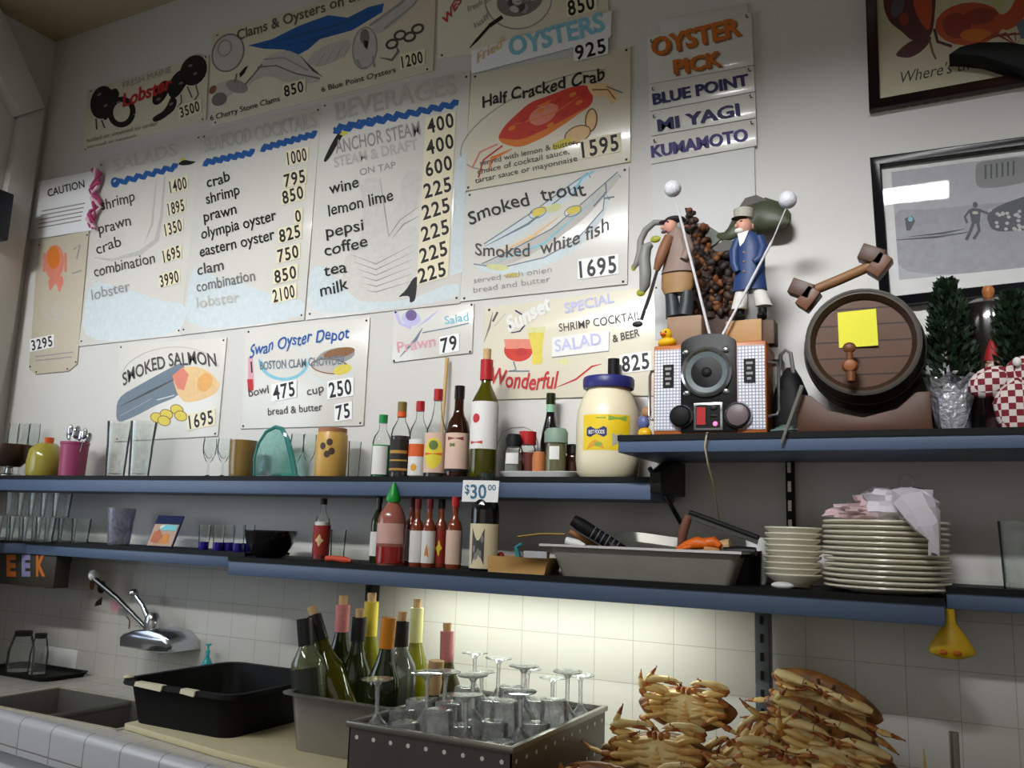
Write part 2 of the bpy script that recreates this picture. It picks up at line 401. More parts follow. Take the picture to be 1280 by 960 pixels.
s.poly([(382, 78), (395, 62), (420, 52), (438, 48), (436, 62), (425, 74), (400, 84), (390, 82)], C_lgrey)
for i in range(4): s.line([(396+i*11, 82-i*3), (406+i*11, 66-i*4)], 2.5, C_grey, True)
s.ell(456, 60, 15, 26, 0.1, m=C_lgrey).ring(456, 60, 15, 26, 2, C_mgrey, 0.1).ell(456, 46, 6, 10, m=C_grey).poly([(455, 50), (461, 52), (459, 62), (455, 58)], M_ink)
s.line([(446, 74), (452, 86), (458, 84)], 3, C_mgrey).line([(466, 70), (468, 84)], 3, C_mgrey)
s.line([(475, 72), (490, 75), (498, 64), (494, 55)], 5, C_grey, True)
for cx, cy in ((490, 55), (500, 44), (512, 46), (522, 36)): s.ring(cx, cy, 7, 5, 3, C_dgrey, -0.4)
s.poly([(462, 30), (490, 10), (530, -25), (540, -20), (500, 25), (470, 45)], C_lgrey).line([(462, 32), (500, 5), (525, -20)], 3, C_mgrey).line([(480, 36), (515, 8), (538, -20)], 2, C_mgrey)
s.ell(280, 112, 14, 10, -0.4, m=C_lgrey).ell(296, 108, 14, 8, 0.3, m=C_mgrey).ell(266, 112, 4, 6, 0.6, m=C_brown).ell(274, 124, 10, 8, -0.5, m=C_grey).poly([(299, 92), (306, 84), (310, 82), (305, 92), (300, 97)], M_ink)
s.line([(306, 106), (318, 92), (328, 80)], 2, C_grey).line([(293, 104), (296, 92)], 2, C_grey)
s.text('Clams & Oysters on the Half Shell', (297, 50), (535, -28), 12, col('umber', (96, 84, 70)), 0.012, shear=0.1)
s.text('6 Cherry Stone Clams', (263, 151), (350, 126), 6.5, C_dgrey, 0.01).text('6 Blue Point Oysters', (402, 115), (495, 90), 6.5, C_dgrey, 0.01)
s.price('850', (356, 121), (380, 114), 13).price('1200', (503, 85), (529, 78), 14); s.done()
# 3 plate of oysters, runs out of the top
s = Sign('menu_board', 'board with a round plate and black spoon, cut off by the top edge', [(547, -45), (748, -88), (765, 44), (547, 73)], M_board)
s.ring(648, -2, 42, 38, 2, C_mgrey, -0.2).ell(650, 0, 30, 20, -0.3, m=C_grey)
for i in range(14): s.ell(632+random.random()*38, -10+random.random()*22, 6, 4, random.random()*3, m=(C_dgrey, C_lgrey, C_mgrey)[i % 3])
s.line([(587, 60), (596, 50), (612, 32), (627, 21)], 5, M_ink, True).line([(612, 32), (628, 21)], 5, M_ink)
s.text('WEST', (556, 32), (584, -8), 9, C_scarlet, 0.02).text('fresh stew', (585, 15), (625, -5), 7, C_mgrey).text('half', (594, 36), (612, 22), 7, C_mgrey)
s.price('850', (711, 20), (744, 10), 18); s.done()
# 4 paper slip OYSTERS 9 25
s = Sign('paper_slip', 'white paper slip lettered OYSTERS in pale blue, taped over the crab board', [(589, 63), (765, 13), (763, 47), (589, 92)], M_paper, 'sign', 0.0025, 0.0075, pins=False)
s.text('OYSTERS', (637, 71), (757, 38), 22, C_cyan, 0.03).text('Fried', (596, 79), (630, 57), 11, C_peach, 0.01, shear=0.3)
s.price('925', (720, 75), (758, 65), 17, M_cardw); s.done()
# 5 half cracked crab
s = Sign('menu_board', 'board with a red crab and the words Half Cracked Crab', [(589, 93), (788, 58), (788, 202), (580, 239)], M_board)
s.ring(685, 150, 118, 44, 1.5, C_mgrey, -0.42, 2.4, 5.6)
s.poly([(622, 172), (630, 158), (642, 146), (662, 128), (690, 118), (715, 108), (735, 106), (742, 118), (740, 131), (715, 148), (680, 170), (650, 184), (628, 179)], C_red)
s.poly([(622, 172), (650, 176), (690, 158), (738, 131), (716, 148), (682, 171), (650, 185), (628, 180)], C_orange)
s.poly([(664, 140), (684, 128), (700, 132), (690, 150), (672, 158), (660, 152)], C_rose).poly([(668, 134), (690, 124), (684, 132)], C_orange).line([(640, 156), (665, 150), (695, 140), (725, 120)], 2, C_orange, True)
s.poly([(732, 106), (755, 103), (770, 110), (773, 124), (764, 132), (758, 120), (742, 122)], C_peach).line([(740, 112), (760, 112), (769, 124)], 2, C_brown).line([(758, 108), (778, 116)], 2, C_grey)
for cx, cy, q in ((655, 150, 0), (676, 138, 1), (698, 126, 0), (716, 118, 1), (664, 166, 0), (688, 156, 1), (706, 142, 0), (724, 128, 1), (640, 160, 1), (730, 118, 0)): s.ell(cx, cy, 5, 2.5, -.5, m=(C_scarlet, C_orange)[q])
s.ring(739, 150, 7, 14, 2, C_brown, 0.1).ell(739, 150, 6, 12, 0.1, m=C_peach).ell(722, 168, 16, 9, -0.4, m=C_peach).ring(722, 168, 17, 10, 1.5, C_brown, -0.4).ell(702, 180, 14, 5, -0.4, m=C_yel)
s.line([(622, 180), (600, 190), (590, 210)], 2, C_rose).line([(640, 186), (615, 198), (610, 215)], 5, C_orange, True).line([(628, 182), (604, 200), (598, 222)], 2, C_red)
s.text('Half Cracked Crab', (603, 134), (757, 99), 14, M_ink, 0.02, shear=0.1, wob=0.1)
s.text('served with lemon & butter,', (600, 207), (722, 180), 6.5, C_dgrey, 0.005).text('choice of cocktail sauce,', (597, 218), (712, 192), 6.5, C_dgrey, 0.005).text('tartar sauce or mayonnaise', (594, 229), (722, 201), 6.5, C_dgrey, 0.005)
s.price('1595', (728, 197), (774, 187), 19); s.done()
# 6 smoked trout / whitefish
s = Sign('menu_board', 'board with grey blue fish lettered Smoked trout, Smoked white fish', [(582, 241), (786, 208), (784, 355), (575, 377)], M_boardw)
def fish(pts, m, ln=C_slate):
    s.poly(pts, m); s.line(pts[:len(pts)//2+1], 1.5, ln)
fish([(605, 305), (640, 282), (670, 262), (700, 240), (735, 216), (738, 222), (706, 254), (680, 276), (640, 302), (612, 312)], C_pblue)
fish([(602, 330), (640, 312), (690, 286), (730, 252), (772, 215), (776, 222), (735, 270), (690, 304), (640, 330), (606, 336)], C_lgrey)
fish([(592, 330), (625, 335), (680, 322), (720, 300), (754, 262), (756, 240), (762, 250), (750, 280), (715, 318), (670, 338), (632, 345), (600, 338)], C_pblue)
s.line([(606, 308), (660, 280), (720, 232)], 3, C_slate, True).line([(615, 330), (680, 304), (750, 244)], 3, C_cyan, True).line([(620, 318), (665, 296), (700, 270)], 4, C_peach, True).line([(715, 245), (728, 222), (742, 214)], 3, C_cyan)
s.ell(674, 264, 10, 5, -0.5, m=C_yel).ell(692, 260, 10, 5, -0.3, m=C_green).ell(718, 262, 10, 5, -0.3, m=C_yel).ring(672, 266, 11, 6, 1.2, C_slate, -0.4).ring(716, 264, 11, 6, 1.2, C_slate, -0.4)
s.ell(622, 334, 14, 4, 0.1, m=C_green).ell(640, 344, 10, 3, -0.1, m=C_yel).line([(742, 258), (758, 240), (757, 228)], 2, C_slate).line([(756, 248), (768, 246)], 2, C_slate)
s.text('Smoked  trout', (586, 281), (733, 243), 16, M_ink, 0.012, shear=-0.1, wob=0.08, arc=0.35).text('Smoked  white fish', (594, 318), (762, 287), 15, C_dgrey, 0.012, shear=0.1, wob=0.05, arc=-0.9)
s.text('served with onion', (592, 354), (690, 340), 7, C_mgrey).text('bread and butter', (592, 366), (688, 352), 7, C_mgrey)
s.price('1695', (725, 347), (771, 340), 20, M_cardw); s.done()
# 7 beverages
s = Sign('menu_board', 'tall board headed BEVERAGES with a pale gull and a column of eight prices', [(402, 126), (588, 88), (575, 379), (382, 400)], M_boardw)
s.poly([(386, 340), (400, 330), (420, 350), (470, 380), (520, 372), (574, 350), (574, 376), (384, 397)], C_pblue).poly([(570, 200), (584, 190), (578, 340), (562, 345)], C_pblue)  # pale blue bottom band, partly window sheen put into the paint
s.poly([(448, 225), (475, 220), (480, 250), (490, 290), (520, 280), (526, 300), (522, 345), (500, 372), (455, 380), (428, 360), (430, 320), (450, 300), (455, 260)], C_gull)
s.poly([(505, 215), (528, 212), (522, 262), (500, 285), (485, 300), (478, 280), (498, 255)], C_gull)
for i in range(6): s.line([(438+i*4, 318+i*9), (470, 330+i*7), (516, 306+i*9)], 1.5, C_mgrey, True)
s.line([(475, 222), (482, 270), (486, 295), (500, 275), (524, 258)], 2.5, C_mgrey, True).line([(490, 298), (505, 280), (524, 270)], 2, C_mgrey, True)
s.poly([(404, 201), (412, 184), (421, 168), (427, 164), (430, 167), (422, 180), (413, 196), (407, 203)], M_ink).poly([(424, 168), (430, 163), (436, 166), (430, 170)], C_yel)
s.poly([(497, 372), (508, 362), (516, 348), (522, 345), (521, 360), (519, 376), (512, 379), (512, 370), (504, 370)], M_ink)
s.text('BEVERAGES', (420, 150), (572, 116), 22, C_lgrey, 0.015)
s.line(wave((417, 163), (573, 129), 8, 11, 2.6), 8, C_blue).line(wave((417, 160), (500, 142), 8, 7, 3), 4, C_blue)
s.text('ANCHOR STEAM', (420, 192), (526, 168), 16, C_mgrey, 0.012).text('STEAM & DRAFT', (418, 209), (523, 186), 12, C_lgrey, 0.03).text('ON TAP', (450, 219), (495, 210), 8, C_mgrey, 0.01)
for t, a, b in (('wine', (412, 243), (449, 234)), ('lemon lime', (411, 270), (492, 250)), ('pepsi', (408, 297), (455, 287)), ('coffee', (406, 320), (460, 308)), ('tea', (405, 345), (434, 340)), ('milk', (401, 371), (436, 361))):
    s.text(t, a, b, 14, M_ink, 0.01, wob=0.05)
s.price('', 0, 0, 17, rows=[('400', (535, 167), (568, 158)), ('400', (534, 194), (568, 184)), ('600', (533, 221), (566, 211)), ('225', (531, 248), (565, 238)), ('225', (529, 275), (563, 264)), ('225', (528, 302), (562, 291)), ('225', (526, 329), (560, 318)), ('225', (524, 354), (558, 344))], card=M_card); s.done()
# 8 seafood cocktails
s = Sign('menu_board', 'tall board headed SEAFOOD COCKTAILS listing crab, shrimp, prawn and oysters', [(252, 165), (402, 130), (380, 400), (225, 419)], M_boardw)
s.poly([(240, 330), (262, 345), (300, 352), (345, 372), (382, 375), (380, 398), (227, 416)], C_pblue)  # pale field is partly the window's sheen, painted on the board
s.text('SEAFOOD COCKTAILS', (256, 190), (396, 158), 17, C_lgrey, 0.015).line(wave((254, 204), (318, 190), 7, 7, 2.0), 7.5, C_blue).line(wave((326, 186), (396, 167), 7, 8, 2.0), 7.5, C_blue)
for t, a, b, m in (('crab', (259, 235), (288, 226), M_ink), ('shrimp', (258, 255), (300, 243), M_ink), ('prawn', (255, 277), (296, 267), M_ink), ('olympia oyster', (252, 299), (346, 275), M_ink), ('eastern oyster', (250, 321), (344, 299), M_ink), ('clam', (247, 344), (280, 337), C_dgrey), ('combination', (246, 365), (319, 350), C_grey), ('lobster', (246, 385), (300, 377), C_lgrey)):  # lowest words painted paler, for the sheen that washes them out
    s.text(t, a, b, 13, m, 0.012, wob=0.04)
for t, a, b, h in (('1000', (360, 206), (384, 200), 15), ('795', (356, 234), (382, 227), 15), ('850', (354, 255), (380, 247), 15), ('0', (370, 278), (377, 276), 14), ('825', (350, 303), (376, 296), 15), ('750', (348, 328), (374, 321), 15), ('850', (344, 354), (371, 347), 15), ('2100', (342, 378), (369, 371), 15)):
    s.price(t, a, b, h, pad=2)
s.done()
# 9 salads
s = Sign('menu_board', 'tall board headed SALADS with a small dark bird by the heading', [(124, 201), (252, 165), (226, 419), (98, 433)], M_boardw)
s.poly([(110, 350), (150, 358), (200, 376), (235, 380), (228, 417), (100, 431)], C_pblue).line([(206, 220), (202, 270), (196, 300), (175, 316), (140, 325), (118, 322)], 7, C_lgrey, True).line([(196, 220), (190, 280), (180, 306)], 3, C_lgrey, True)  # blue-white lower field carries some of the window sheen as colour
s.text('SALADS', (143, 214), (222, 194), 15, C_lgrey, 0.012).line(wave((141, 230), (222, 208), 7, 7, 2.6), 7, C_blue).ring(144, 228, 4, 5, 3, C_blue)
s.poly([(222, 205), (230, 199), (236, 201), (246, 202), (238, 206), (228, 207)], M_ink).poly([(223, 201), (229, 196), (232, 200)], C_yel)
for t, a, b, m in (('shrimp', (127, 263), (169, 251), C_dgrey), ('prawn', (124, 293), (164, 281), C_dgrey), ('crab', (121, 318), (152, 307), C_dgrey), ('combination', (118, 346), (194, 328), C_dgrey), ('lobster', (115, 375), (163, 363), C_mgrey)):  # last word greyed to paint in the glare over it
    s.text(t, a, b, 13, m, 0.008, wob=0.05)
for t, a, b in (('1400', (213, 241), (234, 235)), ('1895', (211, 269), (231, 263)), ('1350', (207, 295), (228, 288)), ('1695', (205, 328), (226, 321)), ('3990', (201, 359), (224, 352))):
    s.price(t, a, b, 14, pad=1.5)
s.done()
# 10 caution notice with a paper lei at its edge
s = Sign('caution_notice', 'white CAUTION notice on paper at the far left of the wall', [(47, 227), (118, 213), (114, 288), (35, 300)], M_paper, 'notice', 0.0025, 0.006, pins=False)
s.text('CAUTION', (60, 246), (106, 234), 9, M_ink, 0.012, wob=0)
for i in range(5): s.line([(52-i*1.2, 264+i*5.3), (106-i*1.2, 254+i*5.3)], 1.5, C_mgrey)
s.done()
lb = MB(); pts = []
for i in range(15): pts.append(P(119+3*math.sin(i*0.9)+(-3 if i > 9 else 0), 212+i*5.2, -0.03))
o = pts[-1].copy()
for j in range(3): lb.tube([p-o+Vector((0.012*math.sin(i*1.3+j*2.1), 0.008*math.cos(i*1.1+j*2), 0)) for i, p in enumerate(pts)], [0.007+0.004*math.sin(i*1.7+j) for i in range(15)], j % 2, 7)
tag(part('paper_garland', lb, [mat('magenta_paper', (176, 60, 110), 0.6), mat('pale_pink_paper', (222, 190, 205), 0.6)], None, loc=o), 'magenta and white paper garland hanging beside the caution notice', 'garland')
# 11 crab board with cut corners
s = Sign('menu_board', 'narrow tan board with an orange lobster and a white price sticker, below the caution notice', [(48, 301), (111, 288), (96, 455), (85, 464), (44, 468), (36, 461)], mat('aged_tan_board', (196, 186, 166), 0.4, var=0.05, coat=0.2))
s.ell(68, 328, 12, 22, 0.05, m=C_rose).ell(67, 322, 8, 14, m=C_orange).poly([(60, 346), (78, 344), (80, 352), (74, 368), (70, 352), (62, 366)], C_rose).line([(56, 316), (55, 340)], 3, C_rose).line([(82, 316), (82, 340)], 3, C_rose)
s.line([(92, 312), (100, 306), (96, 324)], 2, C_mgrey).line([(90, 342), (102, 338)], 2, C_mgrey)
for i in range(4): s.ring(58+i*7, 388+(i % 2)*7, 6, 5, 2, C_lgrey)
s.line([(44, 446), (92, 440)], 1.5, C_mgrey).line([(44, 451), (90, 446)], 1.5, C_mgrey)
s.price('3295', (40, 438), (66, 432), 12, M_cardw, pad=2); s.done()
# 12 smoked salmon
s = Sign('menu_board', 'small board with a grey and orange fish lettered SMOKED SALMON', [(148, 431), (283, 422), (272, 545), (143, 552)], M_boardw)
s.poly([(146, 497), (180, 478), (205, 464), (228, 452), (232, 462), (230, 480), (222, 496), (196, 506), (170, 520), (145, 530)], C_slate).line([(150, 508), (190, 488), (226, 470)], 3, C_dgrey, True).line([(150, 520), (190, 498)], 2, C_lgrey, True).line([(196, 500), (218, 494)], 6, C_pblue, True)
s.poly([(215, 470), (228, 459), (245, 458), (262, 464), (276, 480), (270, 492), (252, 500), (232, 504), (222, 494)], C_peach).poly([(215, 470), (228, 459), (236, 468), (230, 488), (222, 486)], C_rose).ell(256, 478, 9, 12, 0.4, m=col('light_orange', (226, 168, 96)))
for cx, cy in ((196, 522), (208, 518), (221, 512), (226, 520), (205, 526)): s.ell(cx, cy, 8, 6, 0.3, m=C_yel); s.ring(cx, cy, 8, 6, 1, C_brown, 0.3)
s.text('SMOKED SALMON', (154, 482), (271, 458), 15, C_dgrey, 0.015, arc=0.75).ring(213, 470, 62, 36, 1, C_lgrey, -0.1, PI*1.05, PI*1.95)
s.price('1695', (237, 536), (267, 529), 16); s.done()
# 13 chowder
s = Sign('menu_board', 'white board for clam chowder by the bowl and cup', [(307, 412), (462, 397), (454, 532), (300, 536)], M_boardw)
s.ring(355, 450, 30, 24, 4, C_cyan, 0, 0.1, 3.2).ring(355, 446, 30, 14, 2, C_pblue).ell(420, 445, 24, 10, -0.2, m=C_mgrey).ell(413, 458, 24, 9, 0.1, m=C_lgrey).ring(413, 458, 24, 9, 1.5, C_brown, 0.1).ell(428, 462, 12, 6, -0.3, m=C_yel).ring(412, 464, 26, 14, 3, C_pblue, 0, 0.2, 2.9).ell(424, 441, 20, 6, -0.2, m=C_brown)
s.poly([(310, 446), (316, 446), (318, 484), (310, 490)], C_pink).poly([(309, 474), (316, 474), (317, 488), (310, 490)], C_scarlet).line([(314, 452), (315, 466)], 2, M_ink)
s.text('Swan Oyster Depot', (312, 447), (438, 424), 14, C_blue, 0.012, arc=0.35, shear=0.3, wob=0.1)
s.text('BOSTON CLAM CHOWDER', (325, 462), (432, 455), 10, C_slate, 0.02)
s.text('bowl', (311, 496), (336, 491), 10, C_dgrey, 0.008).text('cup', (384, 495), (405, 489), 10, C_dgrey, 0.008).text('bread & butter', (335, 519), (403, 513), 9, C_dgrey, 0.008)
s.price('475', (342, 500), (369, 494), 17, M_cardw).price('250', (412, 497), (440, 492), 18, M_cardw).price('75', (421, 525), (438, 521), 17, M_cardw); s.done()
# 14 prawn salad
s = Sign('menu_board', 'little board with a purple prawn between chowder and special boards', [(492, 389), (592, 379), (590, 441), (490, 453)], M_boardw)
s.ell(514, 398, 12, 9, 0.2, m=C_lilac).ell(514, 394, 7, 7, m=col('violet', (110, 90, 140))).line([(494, 388), (500, 404), (514, 410)], 4, C_lilac).line([(520, 410), (536, 398), (548, 388)], 3, C_lilac, True).line([(500, 446), (520, 424), (528, 410)], 4, C_slate, True).line([(528, 416), (560, 410), (586, 404)], 1.5, C_slate)
s.text('Salad', (556, 406), (586, 400), 10, C_cyan, 0.015).text('Prawn', (497, 441), (545, 432), 13, C_pink, 0.02)
s.price('79', (552, 441), (572, 436), 17, M_cardw); s.done()
# 15 wonderful special
s = Sign('menu_board', 'wide board with a red cocktail glass and beer lettered Wonderful', [(606, 385), (826, 356), (832, 494), (600, 500)], M_board)
s.text('Sunset', (636, 416), (690, 386), 18, C_white, 0.04).line([(636, 402), (640, 416), (650, 414), (658, 404), (654, 394), (644, 388)], 2, C_navy)
s.line([(605, 428), (612, 408), (616, 390)], 2.5, C_grey, True).line([(618, 408), (632, 392)], 2, C_grey, True).line([(616, 402), (622, 390)], 2.5, C_dgrey)
s.ell(648, 438, 18, 14, m=C_red).poly([(630, 424), (667, 424), (666, 436), (632, 436)], C_rose).line([(642, 452), (645, 462), (636, 464), (662, 464)], 2, C_slate).ell(652, 440, 8, 5, m=C_scarlet)
s.poly([(658, 410), (682, 408), (677, 440), (679, 455), (664, 456), (666, 440)], C_yel).poly([(658, 410), (682, 408), (681, 415), (659, 416)], C_green)
s.text('SPECIAL', (706, 392), (768, 378), 12, C_lilac, 0.02).text('SHRIMP COCKTAIL', (699, 415), (802, 399), 10, C_dgrey, 0.008).text('& BEER', (766, 428), (800, 420), 9, C_dgrey, 0.02)
s.poly([(690, 422), (762, 412), (761, 438), (690, 446)], C_white).text('SALAD', (694, 440), (752, 430), 14, C_lilac, 0.015).line([(690, 447), (761, 439), (762, 415)], 1.2, C_grey)
s.line([(696, 484), (720, 474), (740, 458), (752, 455)], 3, C_scarlet, True).ell(705, 452, 6, 4, m=C_green)
s.text('Wonderful', (614, 478), (698, 484), 20, C_scarlet, 0.018, shear=0.25, arc=-0.25)
s.price('825', (778, 465), (812, 460), 19, M_cardw); s.done()
# 16 oyster pick column of boards
gp = Sign('hanging_board', 'tall blank white board under the oyster name panels', [(809, 46), (939, 15), (948, 418), (819, 425)], mat('matt_white_board', (214, 214, 212), .6, var=.02), 'sign', 0.008, pins=False)
gp.done()
s = Sign('backing_board', 'pale board end showing above the OYSTER PICK panel', [(824, 24), (934, 4), (936, 20), (826, 44)], M_wall, 'board', 0.006, 0.0, pins=False); s.done()
def panel(txts, corners, label):
    s = Sign('name_panel', label, corners, M_boardw, 'sign', 0.004, 0.0085, pins=False)
    for t, a, b, h, m, bo in txts:
        for dx in (-.8, 0, .8): s.text(t, (a[0]+dx, a[1]), (b[0]+dx, b[1]), h, m, min(bo, .018), wob=0.03)
    hk = MB()
    for (x, y) in (corners[0], corners[1]):
        q = s.L(x+(5 if x < 870 else -6), y+6)
        hk.tube([q+Vector((0, 0, 0.006)), q+Vector((0, -0.006, 0.002)), q+Vector((0.002, -0.006, -0.006)), q+Vector((0.007, -0.005, -0.004))], 0.0014, 0, 6)
    part('hooks', hk, M_dark, s.root); s.done()
C_pick = col('orange_brown', (196, 106, 34))
panel([('OYSTER', (818.5, 72), (928.5, 45), 21, C_brown, 0.045), ('OYSTER', (816, 70), (926, 43), 21, C_pick, 0.02), ('PICK', (845.5, 95), (904.5, 83), 17, C_brown, 0.045), ('PICK', (843, 93), (902, 81), 17, C_pick, 0.02)], [(809, 46), (939, 15), (942, 81), (811, 105)], 'topmost name panel lettered OYSTER PICK in orange')
panel([('BLUE POINT', (817, 131), (936, 106), 13, C_navy, 0.035)], [(811, 106), (942, 82), (944, 114), (812, 139)], 'name panel lettered BLUE POINT in navy')
panel([('MI YAGI', (823, 164), (925, 144), 14, C_navy, 0.035)], [(812, 140), (944, 115), (945, 147), (813, 170)], 'name panel lettered MI YAGI in navy')
panel([('KUMAMOTO', (815, 197), (935, 175), 14, C_purple, 0.045)], [(813, 171), (945, 148), (946, 182), (814, 205)], 'lowest name panel lettered KUMAMOTO in purple')

# ---------------------------------------------------------------- framed pictures at the right
def frame(name, label, cat, outer, fw, m_frame, m_back, off=0.0, th=0.028):
    s = Sign.__new__(Sign); s.Y = -0.010
    cs = [P(x, y, s.Y) for x, y in outer]; base = (cs[2]+cs[3])/2
    s.o = Vector((base.x, 0, base.z)); s.root = thing(name, label, cat, s.o); s.cs = outer
    s.pm = []; s.paint = MB(); s.txt = {}; s.layer = 0; s.tl = 12
    q = [Vector((p.x-s.o.x, p.z-s.o.z)) for p in cs]; c = sum(q, Vector((0, 0)))/4
    inn = []
    for i in range(4):
        a, b, d = q[i-1], q[i], q[(i+1) % 4]; e1 = (b-a).normalized(); e2 = (d-b).normalized()
        n1 = Vector((e1.y, -e1.x)); n2 = Vector((e2.y, -e2.x))
        if n1.dot(c-b) < 0: n1 = -n1
        if n2.dot(c-b) < 0: n2 = -n2
        k = fw/(1+n1.dot(n2)); inn.append(b+(n1+n2)*k)
    part('backing', MB().prism([tuple(v) for v in q], 0, s.Y), m_back, s.root)
    f = MB(); 
    for i in range(4):
        j = (i+1) % 4
        f.prism([tuple(q[i]), tuple(q[j]), tuple(inn[j]), tuple(inn[i])], -0.0, -th)
    part('frame', f, m_frame, s.root, 0.003)
    part('glass_pane', MB().prism([tuple(v) for v in inn], -0.019, -0.021), glass('picture_glass', (250, 250, 250), 0.12, 0.0, 0.02), s.root)
    return s
s = frame('framed_poster', 'brown framed crustacean poster cut off by the top right corner', 'picture', [(1079, -110), (1400, -168), (1412, 84), (1087, 141)], 0.026, mat('dark_red_wood', (52, 24, 20), 0.35), mat('cream_poster', (214, 206, 176), 0.5))
C_claw = col('lobster_purple', (92, 48, 52)); C_crab = col('crab_orange', (196, 84, 48)); C_crabd = col('crab_brown', (150, 60, 50))
s.poly([(1104, -30), (1104, 10), (1112, 28), (1128, 40), (1138, 50), (1150, 52), (1166, 44), (1170, 0), (1170, -30)], C_claw).poly([(1140, -30), (1142, 10), (1152, 30), (1162, 40), (1166, 10), (1160, -30)], C_crab).ell(1122, 8, 8, 14, 0.3, m=col('claw_blue', (100, 84, 96))).ell(1130, 24, 6, 8, m=C_crabd)
s.poly([(1140, 50), (1166, 44), (1160, 56), (1150, 66), (1136, 73), (1118, 70), (1126, 60)], C_claw).line([(1162, 50), (1166, 66), (1170, 74)], 3, C_brown)
s.ell(1212, 30, 43, 27, -0.08, m=C_crab).ell(1196, 32, 18, 16, 0.3, m=C_crabd).ell(1226, 20, 22, 10, -0.1, m=C_crabd).ell(1220, 44, 20, 8, m=C_orange).line([(1168, 36), (1172, 52), (1190, 58)], 4, C_claw)
for i in range(4): s.line([(1225+i*9, 52-i*3), (1245+i*12, 42), (1270, 56)], 4, C_crabd, True)
s.poly([(1240, 20), (1255, 40), (1275, 30), (1300, -10), (1300, -40), (1276, -20), (1262, 16)], C_crab).poly([(1240, -30), (1262, -20), (1250, 18), (1242, 8)], C_green).poly([(1270, 30), (1300, 10), (1300, 50), (1276, 48)], C_slate)
s.text("Where's the Gumbo", (1127, 104), (1292, 70), 14, C_dgrey, 0.0, shear=0.3, wob=0)
s.done()
s = frame('framed_photograph', 'black framed black and white football photograph above the barrel', 'picture', [(1088, 200), (1405, 157), (1405, 354), (1101, 386)], 0.024, mat('black_frame', (20, 20, 26), 0.3), mat('white_mount', (222, 222, 220), 0.5))
C_pg = col('photo_grey', (176, 176, 182)); C_pg2 = col('photo_field_grey', (156, 156, 162), v=0.2); C_pd = col('photo_dark', (70, 72, 80)); C_pb = col('photo_building', (130, 132, 132))
s.poly([(1114, 215), (1405, 178), (1405, 322), (1124, 350)], C_pg).poly([(1118, 262), (1160, 262), (1218, 256), (1405, 240), (1405, 322), (1124, 350), (1120, 290)], C_pg2)
s.poly([(1219, 206), (1226, 202), (1290, 194), (1290, 226), (1252, 234), (1220, 236)], C_pb)
for i in range(6): s.line([(1232+i*7, 206-i), (1232+i*7, 224-i)], 2.5, C_pd)
s.poly([(1232, 268), (1250, 256), (1285, 244), (1300, 242), (1300, 284), (1282, 288), (1240, 290)], C_pd)
for i in range(26): s.ell(1236+random.random()*48, 262+random.random()*26, 2.5, 2, m=(C_pg, C_lgrey)[i % 2])
s.ell(1219, 256, 3.2, 3.8, m=C_pd).poly([(1211, 262), (1216, 260), (1226, 261), (1225, 278), (1215, 280)], C_pd).line([(1217, 278), (1213, 289), (1208, 300)], 4, C_pd).line([(1222, 277), (1224, 288), (1217, 299)], 4, C_pd).line([(1212, 263), (1206, 271), (1209, 279)], 3, C_pd).line([(1225, 263), (1235, 267)], 3, C_pd).ell(1219, 266, 4, 2, m=C_lgrey)
s.poly([(1131, 273), (1140, 270), (1144, 276), (1138, 288), (1133, 288)], C_pd).line([(1120, 300), (1170, 296), (1210, 290)], 2, C_pd, True).line([(1136, 296), (1180, 291), (1205, 286)], 2, C_pd, True).ell(1138, 274, 3, 3, m=C_cyan)
s.done()
# black wing blade in front of the poster
bp = [P(x, y, -0.06) for x, y in ((1185, 70), (1200, 60), (1225, 54), (1260, 54), (1300, 60), (1360, 68), (1400, 78), (1400, 130), (1350, 118), (1300, 98), (1262, 84), (1230, 74), (1205, 71))]
o = bp[6]
tag(part('wing_blade', MB().prism([(p.x-o.x, p.z-o.z) for p in bp], 0.058, -0.012), M_black, None, 0.006, loc=(o.x, -0.058, o.z)), 'black pointed wing blade jutting across the poster at the right edge', 'decoration')
# the speaker at the left wall
q = PX(-6, 268, -3.44)
tag(part('wall_speaker', MB().box(-0.06, 0.03, -0.05, 0.05, 0, 0.2), mat('dark_blue_plastic', (30, 32, 44), 0.4), None, 0.006, loc=(-3.44, q.y, q.z-0.1)), 'dark wall speaker on the left wall, cut off by the left edge', 'speaker')

# ---------------------------------------------------------------- helpers for things that stand on a shelf
def sc(mb, k): mb.v = [(x*k, y*k, z*k) for x, y, z in mb.v]; return mb
def xf(mb, M): mb.v = [tuple(M @ Vector(v)) for v in mb.v]; return mb
def lying(mb): mb.v = [(x, -z, y) for x, y, z in mb.v]; return mb        # z axis -> towards the room (-y)
def ht(x, ytop, Y, z): return P(x, ytop, Y).z - z
def wrap(mb, pts, r, m=0, a0=0.0):
    n = len(pts); cu = sum(p[0] for p in pts)/n; cv = sum(p[1] for p in pts)/n; uv = [(cu, cv)]
    for q in (.34, .67, 1.0): uv += [(cu+(u-cu)*q, cv+(v-cv)*q) for u, v in pts]
    fs = [(0, 1+i, 1+(i+1) % n) for i in range(n)]
    for j in (0, 1): fs += [(1+j*n+i, 1+j*n+(i+1) % n, 1+j*n+n+(i+1) % n, 1+j*n+n+i) for i in range(n)]
    return mb.add([(r*math.sin(a0+u/r), -r*math.cos(a0+u/r), v) for u, v in uv], fs, m)
def wrap_text(mb, s, u0, u1, v, h, r, m=0, bold=0.02, a0=0.0):
    vs, fs, w = glyphs(s, bold, 0.0, 1.0)
    mb.add([(r*math.sin(a0+(u0+(u1-u0)*x/w)/r), -r*math.cos(a0+(u0+(u1-u0)*x/w)/r), v+h*y/CAPH) for x, y in vs], fs, m); return mb
